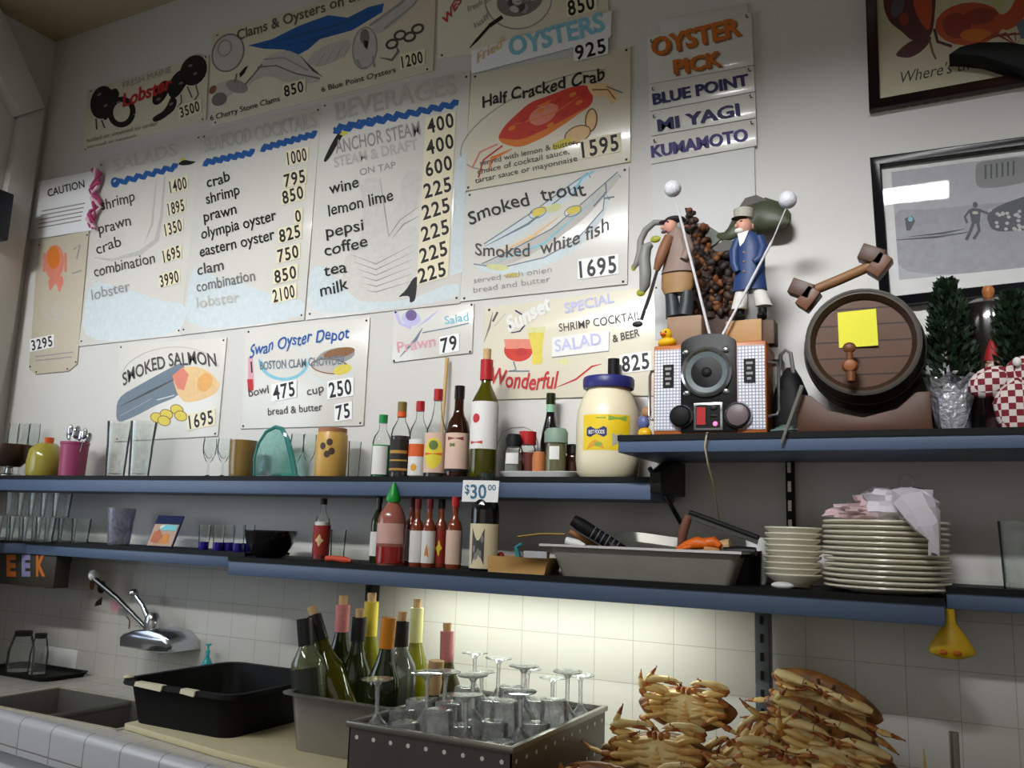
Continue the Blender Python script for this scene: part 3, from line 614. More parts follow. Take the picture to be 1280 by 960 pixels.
def vessel(name, label, cat, x, Y, z, ytop, wpx, layers, bands=(), group=None, turn=0.6, seg=24, yb=None):
    """lathe-turned thing: layers (part, material, [(r in half-widths, z in heights)]); bands (part, material, z0, z1, half angle, r)"""
    p = at(x, Y, z); k = mpp(p); R = wpx/2*k; Hh = ht(x, ytop, Y, z)
    t = thing(name, label, cat, p, face_cam(p, turn), group)
    for pn, m, pr in layers:
        part(pn, MB().lathe([(r*R, h*Hh) for r, h in pr], 0, seg), m, t)
    for pn, m, z0, z1, ha, r in bands:
        mb = MB().lathe([(r*R, z0*Hh), (r*R, z1*Hh)], 0, 16, a0=-ha, a1=ha) if ha < PI else MB().lathe([(r*R, z0*Hh), (r*R, z1*Hh)], 0, seg)
        part(pn, mb, m, t)
    t['h'] = Hh; t['r'] = R
    return t
G_clear = glass('clear_glass', (252, 254, 253), 0.16, 0.05); G_teal = glass('teal_glass', (170, 222, 216), 0.4, 0.16); G_frost = glass('frosted_plastic', (226, 226, 236), 0.3, 0.30, 0.3)
G_bin = glass('milky_highlight_glass', (253, 254, 254), 0.40, 0.36, 0.05); G_clear2 = glass('sparkling_glass', (252, 254, 253), 0.22, 0.08, 0.05)  # bin glasses get a milky white body in place of bright highlights
def bmat(n, c, tr=0.0, r=0.08): return mat(n, c, r, trans=tr, var=0.06, coat=0.3)
B_black = bmat('black_glass', (16, 15, 15)); B_brown = bmat('brown_glass', (48, 22, 12)); B_olive = bmat('olive_glass', (92, 88, 14), 0.45); B_green = bmat('dark_green_glass', (34, 44, 12), 0.25)
B_pale = bmat('pale_green_glass', (150, 160, 120), 0.6); B_yolive = bmat('yellow_green_glass', (150, 150, 30), 0.5); B_soy = bmat('soy_sauce', (30, 16, 10)); B_red = bmat('red_sauce', (150, 24, 16), 0.0, 0.2)
M_green = mat('green_plastic', (20, 140, 70), 0.35); M_redp = mat('red_plastic', (176, 30, 34), 0.35); M_cork = mat('cork', (200, 166, 120), 0.8, var=0.2, scale=200)
M_labelw = mat('white_label', (230, 228, 224), 0.6, var=0.02); M_labelc = mat('cream_label', (226, 212, 176), 0.6, var=0.03); M_labelp = mat('pink_cream_label', (222, 190, 170), 0.6, var=0.05)
M_wood = mat('wood', (150, 96, 52), 0.5, var=0.25, scale=14); M_dwood = mat('dark_wood', (74, 44, 28), 0.45, var=0.3, scale=12); M_lwood = mat('light_wood', (206, 168, 110), 0.55, var=0.15, scale=20)
M_china = mat('off_white_china', (222, 216, 196), 0.25, var=0.03); M_white = mat('white_plastic', (232, 232, 230), 0.35, var=0.02); M_yellow = mat('yellow_plastic', (226, 176, 20), 0.35)
M_orange = mat('orange_plastic', (222, 96, 28), 0.4); M_gold = mat('gold_print', (186, 140, 60), 0.4)

# ---------------------------------------------------------------- shelves
ZA, ZB, ZM, ZJ, ZR = 1.637, 1.728, 1.404, 1.394, 1.416
def shelf(label, x0, x1, d, zt, zb, mat_over=0.006):
    t = thing('wall_shelf', label, 'shelf', ((x0+x1)/2, 0, zb)); w = (x1-x0)/2; h = zt-zb-0.007
    part('board', MB().box(-w, w, -d, -0.004, 0, h), M_blue, t, 0.003)
    m = MB().box(-w, w, -d-mat_over*0.4, -0.004, h, h+0.007)
    n = int((x1-x0)/0.014)
    for i in range(n): m.box(-w+(i+.2)*(2*w/n), -w+(i+.75)*(2*w/n), -d-mat_over*.7, -d+0.002, h+0.001, h+0.006)
    m.box(-w, w, -d-0.004, -d+0.004, h-0.005, h+0.008)
    part('rubber_mat', m, M_black, t, smooth=0)
    return t
sa = shelf('upper blue-grey wall shelf at the left, under the price boards', -3.53, -0.672, 0.20, ZA, 1.583)
sb = shelf('higher blue-grey wall shelf at the right, holding the barrel and radio', -0.72, 1.2, 0.30, ZB, 1.688)
sm = shelf('left stretch of the lower blue-grey shelf, above the tap', -3.0, -1.952, 0.20, ZM, 1.358)
sj = shelf('deeper middle stretch of the lower shelf, holding plates and bottles', -1.95, -0.045, 0.27, ZJ, 1.342)
sr = shelf('right stretch of the lower blue-grey shelf, beyond the plates', -0.043, 1.2, 0.20, ZR, 1.372)
# return along the left wall with an angled nose
lt = thing('wall_shelf', 'lower shelf returning along the left wall, crowded with small glasses', 'shelf', (-3.27, -0.4, 1.358))
part('board', MB().prism([(-0.26, 0.396), (0.268, 0.396), (0.268, 0.205), (0.215, 0.15), (0.215, -0.9), (-0.26, -0.9)], 0, 0.039, axis='z'), M_blue, lt, 0.003)
part('rubber_mat', MB().prism([(-0.26, 0.396), (0.268, 0.396), (0.268, 0.202), (0.218, 0.147), (0.218, -0.9), (-0.26, -0.9)], 0.039, 0.046, axis='z'), M_black, lt)
# posts, brackets, under-shelf lamp
def post(label, xpx, w, y, m, z1):
    p = at(xpx, y, 0.934); t = thing('shelf_post', label, 'post', p)
    part('upright', MB().box(-w/2, w/2, -0.02, 0.02, 0, z1-0.934), m, t, 0.003)
    n = MB()
    for k in range(12): n.lathe([(0.003, 0), (0.003, 0.002), (0, 0.002)], 0, 8, c=(0, 0, 0))
    sl = MB()
    for k in range(10): sl.box(-0.004, 0.004, -0.0215, -0.019, 0.03+k*0.042, 0.05+k*0.042)
    part('slots', sl, M_black, t)
post('grey steel post behind the crab pile, from counter to shelf', 957, 0.034, -0.045, mat('grey_enamel', (84, 92, 96), 0.4, var=0.2), 1.342)
post('black steel post behind the wine bottles', 456, 0.026, -0.045, M_dark, 1.342)
lp = thing('under_shelf_lamp', 'slim fluorescent lamp fixed under the lower shelf above the wine bottles', 'light', (-1.0, -0.15, 1.342))
part('housing', MB().box(-0.47, 0.47, -0.04, 0.045, -0.003, 0), mat('lamp_white', (196, 196, 180), 0.4), lp)
part('tube', xf(MB().lathe([(0.0, -0.45), (0.0025, -0.45), (0.0025, 0.45), (0, 0.45)], 0, 10), Matrix.Translation((0, 0.005, -0.0057)) @ Matrix.Rotation(PI/2, 4, 'Y')), mat('lamp_tube', (240, 250, 230), 0.3, emit=((236, 255, 214), 3.0)), lp)
al = area('lamp_light', (-.02, 0.0, -0.0095), (-.02, 0.10, -1), 0.80, 0.03, UNDER_SHELF_POWER, (0.96, 1.0, 0.90)); al.parent = lp
bk = thing('shelf_bracket', 'black bent rod and slotted strip holding the higher shelf, left of the plate stack', 'bracket', at(990, -0.02, 1.42))
zz = ht(990, 573, -0.02, 1.42)
part('slotted_strip', MB().box(-0.009, 0.009, -0.012, 0.016, 0, zz), M_black, bk, 0.002)
sl = MB()
for k in range(6): sl.box(-0.004, 0.004, -0.0135, -0.011, 0.01+k*zz/6, 0.01+(k+.55)*zz/6)
part('slots', sl, M_steel, bk)
part('arm_rod', MB().tube([(0, -0.004, zz-0.004), (-0.09, -0.004, zz), (-0.2, -0.004, zz)], 0.005, 0, 8), M_black, bk)
a, b = P(812, 585, -0.15), P(852, 655, -0.03)
tag(part('bracket_brace', MB().tube([Vector((0, 0, 0)), b-a], 0.006, 0, 8), M_dark, None, loc=a), 'thin dark diagonal brace under the join of the two upper shelves', 'bracket')
p = at(806, -0.08, 1.6); 
tag(part('shelf_end_bracket', MB().prism([(-0.205, 0.0), (0, 0), (0, 0.085), (-0.1, 0.085), (-0.21, 0.05)], -0.016, 0.012, axis='x'), M_dark, None, 0.002, loc=(-0.656, 0.0, 1.60)), 'dark end bracket closing the upper left shelf beside the mayonnaise jar', 'bracket')

# ---------------------------------------------------------------- upper left shelf
TUMB = [(0, 0.02), (.80, 0.02), (.84, 0), (1, 1), (.95, 1), (.78, .08), (0, .07)]
def tumbler(label, x, Y, z, ytop, w, group, m=None, name='glass_tumbler'):
    return vessel(name, label, 'glass', x, Y, z, ytop, w, [('body', m or G_clear, TUMB)], group=group)
SHERRY = [(0, 0), (.75, 0), (.75, .03), (.14, .08), (.12, .36), (.5, .44), (.92, .62), (1, .8), (.9, 1), (.86, 1), (.95, .8), (.86, .64), (.3, .5), (0, .48)]
def stem(label, x, Y, z, ytop, w, group, m=None):
    return vessel('stemmed_glass', label, 'glass', x, Y, z, ytop, w, [('bowl', m or G_clear, SHERRY)], group=group)
vessel('footed_bowl', 'dark brown footed metal bowl at the left end of the upper shelf', 'bowl', 10, -0.13, ZA, 556, 50, [('bowl', mat('dark_bronze', (84, 66, 56), 0.3, 0.6), [(0, .3), (.5, .32), (.9, .6), (1, 1), (.94, 1), (.84, .62), (.4, .4), (0, .38)]), ('foot', M_chrome, [(0, 0), (.5, 0), (.46, .06), (.2, .12), (.16, .32), (0, .32)])])
for x in (10, 22, 36): stem('small clear stemmed glass standing behind the brown footed bowl', x, -0.05, ZA, 530, 13, 'glasses behind the brown bowl')
vessel('glass_jar', 'rounded yellow-green glass jar beside the magenta cup', 'jar', 54, -0.12, ZA, 555, 43, [('body', bmat('yellow_green_jar', (176, 164, 70), 0.25, 0.12), [(0, 0), (.9, 0), (.98, .1), (1, .45), (.92, .8), (.6, .97), (.55, 1), (.5, 1), (.52, .95), (0, .9)])])
t = thing('orange_utensil', 'orange-handled utensil standing in the yellow-green jar', 'utensil', at(59, -0.12, ZA+0.07)); k = mpp(t.location)
part('handle', sc(MB().tube([(-1, 0, -6), (0, 0, 6), (1, 0, 16), (0, 0, 26)], [4, 4, 5.5, 6.5], 0, 10, flat=.5), k), M_orange, t)
part('ring', sc(MB().tube([(-5, -3, 4), (0, -4, 7), (6, -3, 4)], 2, 0, 8), k), mat('dark_green', (50, 70, 40), .5), t)
vessel('plastic_cup', 'magenta plastic cup full of steel spoons', 'cup', 89, -0.12, ZA, 553, 33, [('body', mat('magenta_plastic', (150, 62, 96), 0.4), [(0, 0), (.92, 0), (1, .92), (1.04, .93), (1.04, 1), (.94, 1), (.9, .1), (0, .08)])])
for i, (dx, tx, ty, tilt) in enumerate(((-9, 72, 534, -.25), (-5, 80, 529, -.12), (0, 89, 534, 0), (2, 96, 530, .06), (5, 101, 537, .12), (8, 108, 534, .2), (10, 116, 538, .3))):
    p = at(89+dx*.5, -0.12-0.006*(i % 3), ZA+0.012); k = mpp(p); L = (593-ty)*k
    t = thing('spoon', 'steel spoon standing bowl up in the magenta cup', 'spoon', p, group='spoons in the magenta cup')
    t.rotation_euler = (0.04*(i % 3-1), tilt*0.75, 0.5*(i % 4))
    part('handle', MB().tube([(0, 0, 0), (0, 0, L*.45), (0, 0, L*.72)], [.004, .0035, .003], 0, 8, flat=.5), M_chrome, t)
    part('spoon_bowl', MB().ell((0, 0, L*.86), (.012, .005, .021), 0, 14, 8), M_chrome, t)
for x, w in ((143, 30), (173, 32)):
    vessel('glass_tumbler', 'tall clear tumbler left of the magenta cup and salmon board' if 0 else ('tall clear tumbler right of the magenta cup' if x < 150 else 'tall clear tumbler, second to the right of the magenta cup'), 'glass', x, -0.11, ZA, 528, w, [('body', G_clear2, [(0, .02), (.72, .02), (.75, 0), (.86, .5), (.84, .52), (1, 1), (.95, 1), (.8, .52), (.7, .07), (0, .06)])])
for x in (259, 277): stem('small clear stemmed glass left of the amber cup on the upper shelf', x, -0.11, ZA, 548, 17, 'pair of stemmed glasses left of the amber cup')
vessel('amber_cup', 'amber glass cup left of the aqua glass shell', 'cup', 301, -0.10, ZA, 551, 34, [('body', bmat('amber_glass', (150, 120, 60), 0.3, 0.15), [(0, 0), (.85, 0), (.95, .3), (1, 1), (.93, 1), (.88, .3), (.8, .06), (0, .05)])])
# aqua shell: a fluted dish standing on edge
t = thing('glass_shell', 'aqua glass shell dish standing on edge with a darker teal rim', 'dish', at(343, -0.10, ZA), 0.15); k = mpp(t.location)
pr = [(-30, 3), (-32, 25), (-27, 45), (-17, 59), (-4, 65), (6, 62), (14, 50), (22, 30), (28, 10), (30, 2)]
def shellgrid(mb, sx, dep):
    n = len(pr); rows = 7; vs = []; fs = []
    for j in range(rows):
        q = j/(rows-1)
        for i, (x, z) in enumerate(pr): vs.append((x*(1-q*.9), -dep*math.sin(q*PI/2)+1.2*math.cos(i*PI), 3+(z-3)*(1-q*.9)))
    for j in range(rows-1):
        for i in range(n-1): fs.append((j*n+i, j*n+i+1, (j+1)*n+i+1, (j+1)*n+i))
    return mb.add(vs, fs)
part('shell', sc(shellgrid(MB(), 1, 14), k), G_teal, t)
part('rim', sc(MB().tube([(x, 0, z) for x, z in pr], [1.5, 1.6, 1.8, 2.2, 2.6, 3, 3.4, 3.6, 3.8, 3.5], 0, 8), k), bmat('dark_teal_glass', (70, 150, 145), 0.3), t)
part('foot', sc(MB().ell((16, -2, 3), (22, 9, 4), 0, 16, 8), k), bmat('dark_teal_glass', (70, 150, 145), 0.3), t)
for x in (368, 384): stem('small clear stemmed glass between the aqua shell and mustard jar', x, -0.06, ZA, 543, 17, 'pair of stemmed glasses right of the aqua shell')
t = vessel('mustard_jar', 'mustard yellow stoneware jar with a dark emblem', 'jar', 412, -0.12, ZA, 536, 40, [('body', mat('mustard_glaze', (206, 164, 84), 0.35), [(0, 0), (.9, 0), (.98, .08), (1, .5), (.97, .85), (.88, .92), (0, .92)]), ('lid', mat('rust_lid', (170, 110, 80), 0.4), [(0, .92), (.9, .92), (.9, 1), (0, 1)])])
em = MB(); R = t['r']*1.012; Hh = t['h']
for u, v, a in ((-.30, .62, 3), (.12, .70, 3.5), (.28, .52, 4), (.0, .46, 3)): wrap(em, [(R*u+R*.2*math.cos(q), Hh*v+R*.22*math.sin(q)) for q in [i*PI/5 for i in range(10)]], R)
part('emblem', em, mat('dark_print', (70, 56, 46), 0.5), t, smooth=0)
tumbler('small clear glass right of the mustard jar', 441, -0.07, ZA, 552, 16, 'glass by mustard jar')
CYL = [(0, 0), (.94, 0), (1, .03), (1, .56), (.9, .64), (.42, .76), (.38, .8), (.38, .9), (0, .9)]
def sauce(label, x, Y, z, ytop, w, body, cap, bands, name='sauce_bottle', capz=.87, content=None, group=None, prof=CYL, capr=.46):
    ly = [('body', body, prof)]
    if content: ly.append(('contents', content[0], [(0, .02), (.9, .02), (.93, content[1]), (0, content[1])]))
    ly.append(('cap', cap, [(0, capz), (capr, capz), (capr, 1), (0, 1)]))
    return vessel(name, label, 'bottle', x, Y, z, ytop, w, ly, bands, group)
sauce('small clear bottle with a green screw cap and green label', 475, -0.11, ZA, 519, 24, G_clear, M_green, [('label', M_labelw, .06, .5, .9, 1.02), ('side_label', M_green, .06, .52, 2.2, 1.01)], content=(mat('green_liquid', (30, 110, 60), .2), .45))
t = sauce('dark soy bottle with an olive and orange cap and black-gold label', 498, -0.11, ZA, 503, 25, G_clear, mat('olive_cap', (130, 110, 50), .4), [('neck_band', M_orange, .80, .87, 3.2, .47), ('label', mat('black_label', (34, 26, 20), .5), .08, .5, 1.4, 1.02), ('gold_stripe', M_gold, .1, .13, 1.4, 1.03), ('gold_stripe', M_gold, .32, .36, 1.0, 1.03), ('gold_stripe', M_gold, .22, .24, 1.0, 1.03)], content=(B_soy, .55))
t = sauce('clear vinegar bottle with a red cap and orange label', 521, -0.10, ZA, 502, 24, G_clear, M_redp, [('label', M_labelw, .04, .5, 1.4, 1.02), ('orange_band', M_orange, .28, .44, 1.3, 1.03)], content=(mat('pale_vinegar', (222, 206, 170), .2, trans=.4), .5))
R = t['r']*1.04; m = MB(); wrap(m, [(R*.35*math.cos(q)-R*.2, t['h']*.14+R*.35*math.sin(q)) for q in [i*PI/7 for i in range(14)]], R); part('orange_disc', m, mat('label_amber', (224, 160, 50), .5), t, smooth=0)
t = sauce('long-necked soy bottle with a red cap and round yellow label', 543, -0.12, ZA, 487, 29, G_clear, M_redp, [('label', M_labelp, .06, .50, 1.5, 1.02)], content=(B_soy, .50), prof=[(0, 0), (.94, 0), (1, .03), (1, .42), (.85, .55), (.5, .66), (.34, .78), (.3, .9), (0, .9)], capr=.40)
R = t['r']*1.04; H1 = t['h']; m = MB(); wrap(m, [(R*.8*math.cos(q), H1*.27+H1*.17*math.sin(q)) for q in [i*PI/10 for i in range(20)]], R); part('yellow_oval', m, mat('label_yellow', (226, 208, 60), .5), t, smooth=0)
m = MB(); wrap(m, [(R*.4*math.cos(q), H1*.36+R*.4*math.sin(q)) for q in [i*PI/8 for i in range(16)]], R*1.02); part('green_emblem', m, mat('label_green', (96, 120, 60), .5), t, smooth=0)
m = MB(); wrap(m, [(-R*.8, H1*.25), (R*.8, H1*.25), (R*.8, H1*.28), (-R*.8, H1*.28)], R*1.02); part('orange_stripe', m, M_orange, t, smooth=0)
a = at(548, -0.03, ZA)
tag(part('wooden_stick', MB().tube([(0, 0, 0), (0.004, 0.01, ht(550, 447, -0.03, ZA))], [.004, .006], 0, 8), M_lwood, None, loc=a), 'thin wooden stick standing behind the long-necked soy bottle', 'stick')
t = sauce('dark brown sauce bottle with a black neck and cream label', 570, -0.12, ZA, 483, 30, B_brown, B_black, [('label', M_labelp, .07, .48, 1.5, 1.02), ('label_foot', M_dark, .07, .1, 1.5, 1.03)], prof=[(0, 0), (.95, 0), (1, .03), (1, .5), (.85, .6), (.5, .68), (.4, .74), (.38, .92), (0, .92)], capr=.44, capz=.86)
m = MB(); R = t['r']*1.03; wrap(m, [(-R*.7, t['h']*.40), (R*.7, t['h']*.40), (R*.7, t['h']*.44), (-R*.7, t['h']*.44)], R); wrap(m, [(-R*.45, t['h']*.33), (0, t['h']*.33), (0, t['h']*.37), (-R*.45, t['h']*.37)], R, 1); part('label_print', m, [mat('maroon_print', (130, 50, 44), .5), mat('label_green', (96, 120, 60), .5)], t, smooth=0)
WINE = [(0, 0), (.95, 0), (1, .02), (1, .60), (.95, .65), (.5, .76), (.36, .80), (.34, .97), (.40, .97), (.40, 1), (.3, 1), (0, .99)]
def wine(label, x, Y, z, ytop, w, glassm, cap, capz=.82, cork=True, bands=(), group=None, tilt=None, name='wine_bottle', caps_r=.46, cork_up=.07, prof=WINE):
    pr = [(r, h*(1-cork_up)) for r, h in prof]
    ly = [('body', glassm, pr)]
    if cap: ly.append(('capsule', cap, [(caps_r, capz*(1-cork_up)), (caps_r*1.0, (1-cork_up)*1.004), (0, (1-cork_up)*1.004)]))
    if cork: ly.append(('cork', M_cork, [(0, 1-cork_up-.02), (.27, 1-cork_up-.02), (.29, 1), (0, 1)]))
    t = vessel(name, label, 'bottle', x, Y, z, ytop, w, ly, bands, group)
    if tilt: t.rotation_euler = tilt
    return t
t = wine('tall olive wine bottle with a red capsule and white label on the upper shelf', 603, -0.12, ZA, 437, 35, B_olive, M_redp, .83, bands=[('label', M_labelw, .22, .58, 1.25, 1.02)], cork_up=.09)
R = t['r']*1.03; H1 = t['h']; m = MB(); wrap(m, [(-R*.45+R*.3*math.cos(q), H1*.45+R*.33*math.sin(q)) for q in [i*PI/8 for i in range(16)]], R); wrap(m, [(-R*.9, H1*.255), (R*.1, H1*.255), (R*.1, H1*.28), (-R*.9, H1*.28)], R); part('red_mark', m, mat('red_print', (190, 40, 50), .5), t, smooth=0)
part('dark_contents', MB().lathe([(0, .01), (R*.93, .01), (R*.95, H1*.52), (0, H1*.52)], 0, 20), B_black, t)
# white oval tray with jars
p = at(678, -0.115, ZA)
tag(part('serving_tray', sc(MB().loft([rrect(96, 40, 18, 0, 5), rrect(114, 50, 22, 8, 5), rrect(112, 48, 21, 8.5, 5), rrect(94, 38, 17, 1.5, 5)], 0), mpp(p)), M_white, None, 0, loc=p), 'white oval tray holding spice jars beside the mayonnaise jar', 'tray')
ZT = ZA+0.004
SH = [(0, 0), (.9, 0), (1, .05), (1, .6), (.8, .72), (0, .72)]
t = vessel('pepper_shaker', 'glass shaker with a black top, at the left of the white tray', 'shaker', 641, -0.125, ZT, 543, 24, [('body', G_clear, SH), ('contents', mat('grey_pepper', (120, 120, 112), .8), [(0, .03), (.85, .03), (.9, .4), (0, .4)]), ('lid', M_black, [(0, .70), (.82, .70), (.85, .9), (.6, 1), (0, 1)])], [('label', M_labelw, .3, .55, .7, 1.03)])
vessel('spice_jar', 'spice jar with a red lid behind the black-topped shaker', 'jar', 658, -0.08, ZT, 540, 22, [('body', G_clear, SH), ('contents', mat('red_spice', (120, 40, 30), .8), [(0, .03), (.88, .03), (.9, .55), (0, .55)]), ('lid', M_redp, [(0, .72), (1, .72), (1, 1), (0, 1)])])
vessel('spice_jar', 'low jar of orange spice in the middle of the white tray', 'jar', 673, -0.13, ZT, 565, 17, [('body', mat('orange_spice', (190, 116, 66), .6), [(0, 0), (.95, 0), (1, .8), (.8, 1), (0, 1)])])
vessel('spice_jar', 'squat jar with a pale green lid at the right of the tray', 'jar', 694, -0.135, ZT, 536, 30, [('body', bmat('olive_jar', (130, 128, 90), .4, .15), [(0, 0), (.8, 0), (.86, .1), (.84, .72), (0, .72)]), ('lid', mat('sage_lid', (128, 150, 134), .5), [(0, .70), (.98, .70), (1, .92), (.8, 1), (0, 1)])], [('label', M_labelw, .35, .62, .5, .88)])
vessel('spice_jar', 'small brown jar between the green-lidded jar and the mayonnaise', 'jar', 716, -0.09, ZT, 556, 20, [('body', B_brown, SH), ('lid', M_dark, [(0, .72), (.9, .72), (.9, 1), (0, 1)])])
sauce('dark bottle with a mint green foil neck behind the tray jars', 686, -0.05, ZA, 492, 24, B_black, B_green, [('neck_foil', mat('mint_foil', (140, 186, 160), .4), .78, .87, 3.2, .46)], prof=[(0, 0), (.95, 0), (1, .03), (1, .44), (.85, .56), (.5, .72), (.42, .78), (.40, .92), (0, .92)], capz=.87, capr=.50)
wl = [P(x, y, -0.06) for x, y in ((622, 556), (628, 540), (640, 535), (656, 534), (668, 540), (672, 553))]
wl = [P(620, 594, -0.06)] + wl + [P(674, 590, -0.06)]; wl[0].z = ZA; wl[-1].z = ZA
o = wl[0]; tag(part('wire_loop', MB().tube([q-o for q in wl], .0015, 0, 6), M_steel, None, loc=o), 'thin wire rack loop standing behind the black-topped shaker', 'wire')
# mayonnaise jar
t = vessel('mayonnaise_jar', 'big cream mayonnaise jar with a dark blue lid and yellow label', 'jar', 759, -0.11, ZA, 473, 80, [('body', mat('mayonnaise', (232, 222, 190), .3, var=.02, coat=.3), [(0, 0), (.8, 0), (.95, .05), (1, .18), (1, .55), (.97, .66), (.84, .78), (.70, .86), (.66, .9), (0, .9)]), ('lid', mat('dark_blue_lid', (40, 42, 110), .4), [(0, .89), (.80, .89), (.82, .92), (.82, .98), (.78, 1), (0, 1)])], [('label', mat('yellow_label', (232, 200, 30), .45), .26, .60, .78, 1.006)], turn=.8, seg=36)
R = t['r']*1.012; H1 = t['h']; a0 = 0.0
m = MB(); wrap(m, [(-R*.62, H1*.47), (-R*.5, H1*.485), (-R*.05, H1*.485), (R*.04, H1*.47), (R*.04, H1*.40), (-R*.05, H1*.385), (-R*.5, H1*.385), (-R*.62, H1*.40)], R); part('blue_banner', m, mat('navy_print', (34, 44, 100), .45), t, smooth=0)
m = MB(); wrap_text(m, 'BEST FOODS', -R*.55, -R*.03, H1*.415, H1*.035, R*1.004); part('lettering', m, M_labelw, t, smooth=0)
m = MB(); wrap(m, [(R*.08, H1*.54), (R*.66, H1*.54), (R*.66, H1*.59), (R*.08, H1*.59)], R, 0); wrap(m, [(-R*.3, H1*.56), (0, H1*.56), (0, H1*.575), (-R*.3, H1*.575)], R, 0); wrap(m, [(-R*.22+R*.13*math.cos(q), H1*.315+R*.07*math.sin(q)) for q in [i*PI/6 for i in range(12)]], R, 0); wrap(m, [(R*.2, H1*.30), (R*.52, H1*.30), (R*.52, H1*.42), (R*.2, H1*.42)], R, 1); wrap(m, [(-R*.6, H1*.27), (-R*.02, H1*.27), (-R*.1, H1*.33), (-R*.32, H1*.36), (-R*.5, H1*.33)], R, 2)
part('label_print', m, [mat('label_leaf', (130, 170, 70), .5), mat('label_grey', (170, 168, 150), .5), mat('label_amber', (224, 160, 50), .5)], t, smooth=0)
sauce('bottle with a ribbed black cap rising behind the mayonnaise jar', 765, -0.04, ZA, 449, 24, G_clear, M_black, [], capz=.78, capr=.62)

# ---------------------------------------------------------------- upper right shelf: radio
p = at(886, -0.27, ZB); k = mpp(p); YB = 118
t = thing('novelty_radio', 'wooden novelty radio with a big round speaker, chrome knobs and golf ball aerials', 'radio', p, 0.06)
w = 71
part('cabinet', sc(MB().box(-w, w, 0, 85, 0, YB), k), mat('orange_wood', (176, 98, 40), .4, var=.2, scale=20), t, .004)
grm = tile_mat('woven_grille', (236, 237, 240), (150, 150, 172), 0.0075, 0, 0, rough=.5, g=.17)
for x0, x1 in ((-69, -33), (36, 69)): part('speaker_grille', sc(MB().box(x0, x1, -1.5, 0, 7, YB-6), k), grm, t)
pan = [(-35, 4)]+[(35, 4), (35, YB-2)]+[(35*math.cos(a), YB-2+14*math.sin(a)) for a in [i*PI/10 for i in range(1, 10)]]+[(-35, YB-2)]
part('centre_panel', sc(MB().prism(pan, -2.5, 10), k), mat('black_vinyl', (13, 13, 16), .45, spec=.3), t, .001)
part('speaker_ring', sc(lying(MB().lathe([(27, 2), (31, 3), (32, 6), (29, 7.5), (26.5, 5)], 0, 40, c=(0, 0, 0))), k), M_chrome, t).location = (-2*k, 0, 80*k)
part('speaker_cone', sc(lying(MB().lathe([(27, 4.5), (25, 4.2), (16, 1.2), (7, 1.0), (6.5, 3), (5, 4.2), (0, 4.6)], 0, 36)), k), mat('grey_cone', (92, 104, 104), .45, var=.2, scale=120), t).location = (-2*k, 0, 80*k)
part('dust_cap', sc(lying(MB().lathe([(6.6, 3), (5, 4.6), (0, 5.2)], 0, 20)), k), M_black, t).location = (-2*k, 0, 80*k)
for dx, dz in ((-26, 27), (24, 28), (-25, -26), (24, -25)):
    part('lug', sc(MB().ell((dx-2, -3, 80+dz), (5, 2.2, 4), 0, 12, 8), k), M_chrome, t)
for cx, r, m in ((-34, 14, M_black), (37, 15.5, mat('grey_knob', (110, 96, 98), .4))):
    o = part('knob', sc(lying(MB().lathe([(0, 10), (r*.5, 10), (r*.85, 8), (r*.86, 3), (r, 3), (r, 0)], 0, 28)), k), m, t); o.location = (cx*k, -2*k, 24*k)
    b = part('knob_ring', sc(lying(MB().lathe([(r*.88, 4), (r*.98, 6), (r*1.08, 4), (r*1.08, 1)], 0, 28)), k), M_chrome, o)
o = part('dial_frame', sc(MB().box(-18, 18, -4, -2, 6, 41), k), M_chrome, t, .001)
part('dial_face', sc(MB().box(-15, 15, -5, -3.5, 9, 38), k), M_black, o)
part('red_switch', sc(MB().box(-14, -3, -6, -4.5, 13, 35), k), M_redp, o)
part('buttons', sc(MB().ell((7, -5, 34), (5, 1.5, 3.5), 0).ell((7, -5, 24), (5, 1.2, 2), 0), k), M_dark, o)
part('pilot_lamp', sc(MB().ell((9, -5, 14), (3, 1.5, 3), 0), k), mat('pink_lamp', (255, 120, 170), .3, emit=((255, 120, 190), 1.0)), o)
for x, zc in ((-51, 77), (51, 80)):
    o = part('badge', sc(MB().box(x-7, x+7, -3, -1.4, zc-15, zc+15), k), M_black, t)
    b = MB()
    for i in range(4): b.box(x-4+(i % 2), x+4-(i % 2)*2, -3.6, -2.9, zc+8-i*6.5, zc+11-i*6.5)
    part('badge_mark', sc(b, k), C_mgrey, o)
for s_, y0 in ((-1, 30), (1, 10)):
    h = MB().tube([(s_*w, y0, 92), (s_*(w+11), y0, 90), (s_*(w+13), y0, 84), (s_*(w+13), y0, 32), (s_*(w+11), y0, 26), (s_*w, y0, 24)], 2, 0, 8); part('side_handle', sc(h, k), M_chrome, t)
part('rear_box', sc(MB().box(w-4, w+12, 62, 88, 0, YB-12), k), mat('grey_box', (120, 114, 106), .5), t, .002)
for (x0, z0), (x1, z1), tip in (((1, YB+12), (-44, 312), (-52, 331)), ((13, YB+10), (78, 250), (97, 296))):
    a_ = MB().tube([(x0, 10, z0-4), (x1, 16, z1)], [1.9, 1.7], 0, 8).tube([(x1, 16, z1), (tip[0], 18, tip[1])], [1.0, .8], 0, 6); part('aerial', sc(a_, k), mat('aerial_white', (225, 222, 226), .3, .3), t)
    part('aerial_golf_ball', sc(MB().ell((tip[0]+1, 18, tip[1]+8), (11.5, 11.5, 11.5), 0, 24, 16), k), mat('golf_ball', (228, 228, 236), .3, var=.05, scale=260, bump=.3), t)
cp = [P(x, y, Y) for x, y, Y in ((884, 531, -.285), (883, 545, -.312), (881, 558, -.312), (885, 580, -.29), (892, 606, -.22), (897, 640, -.12), (900, 660, -.05))]
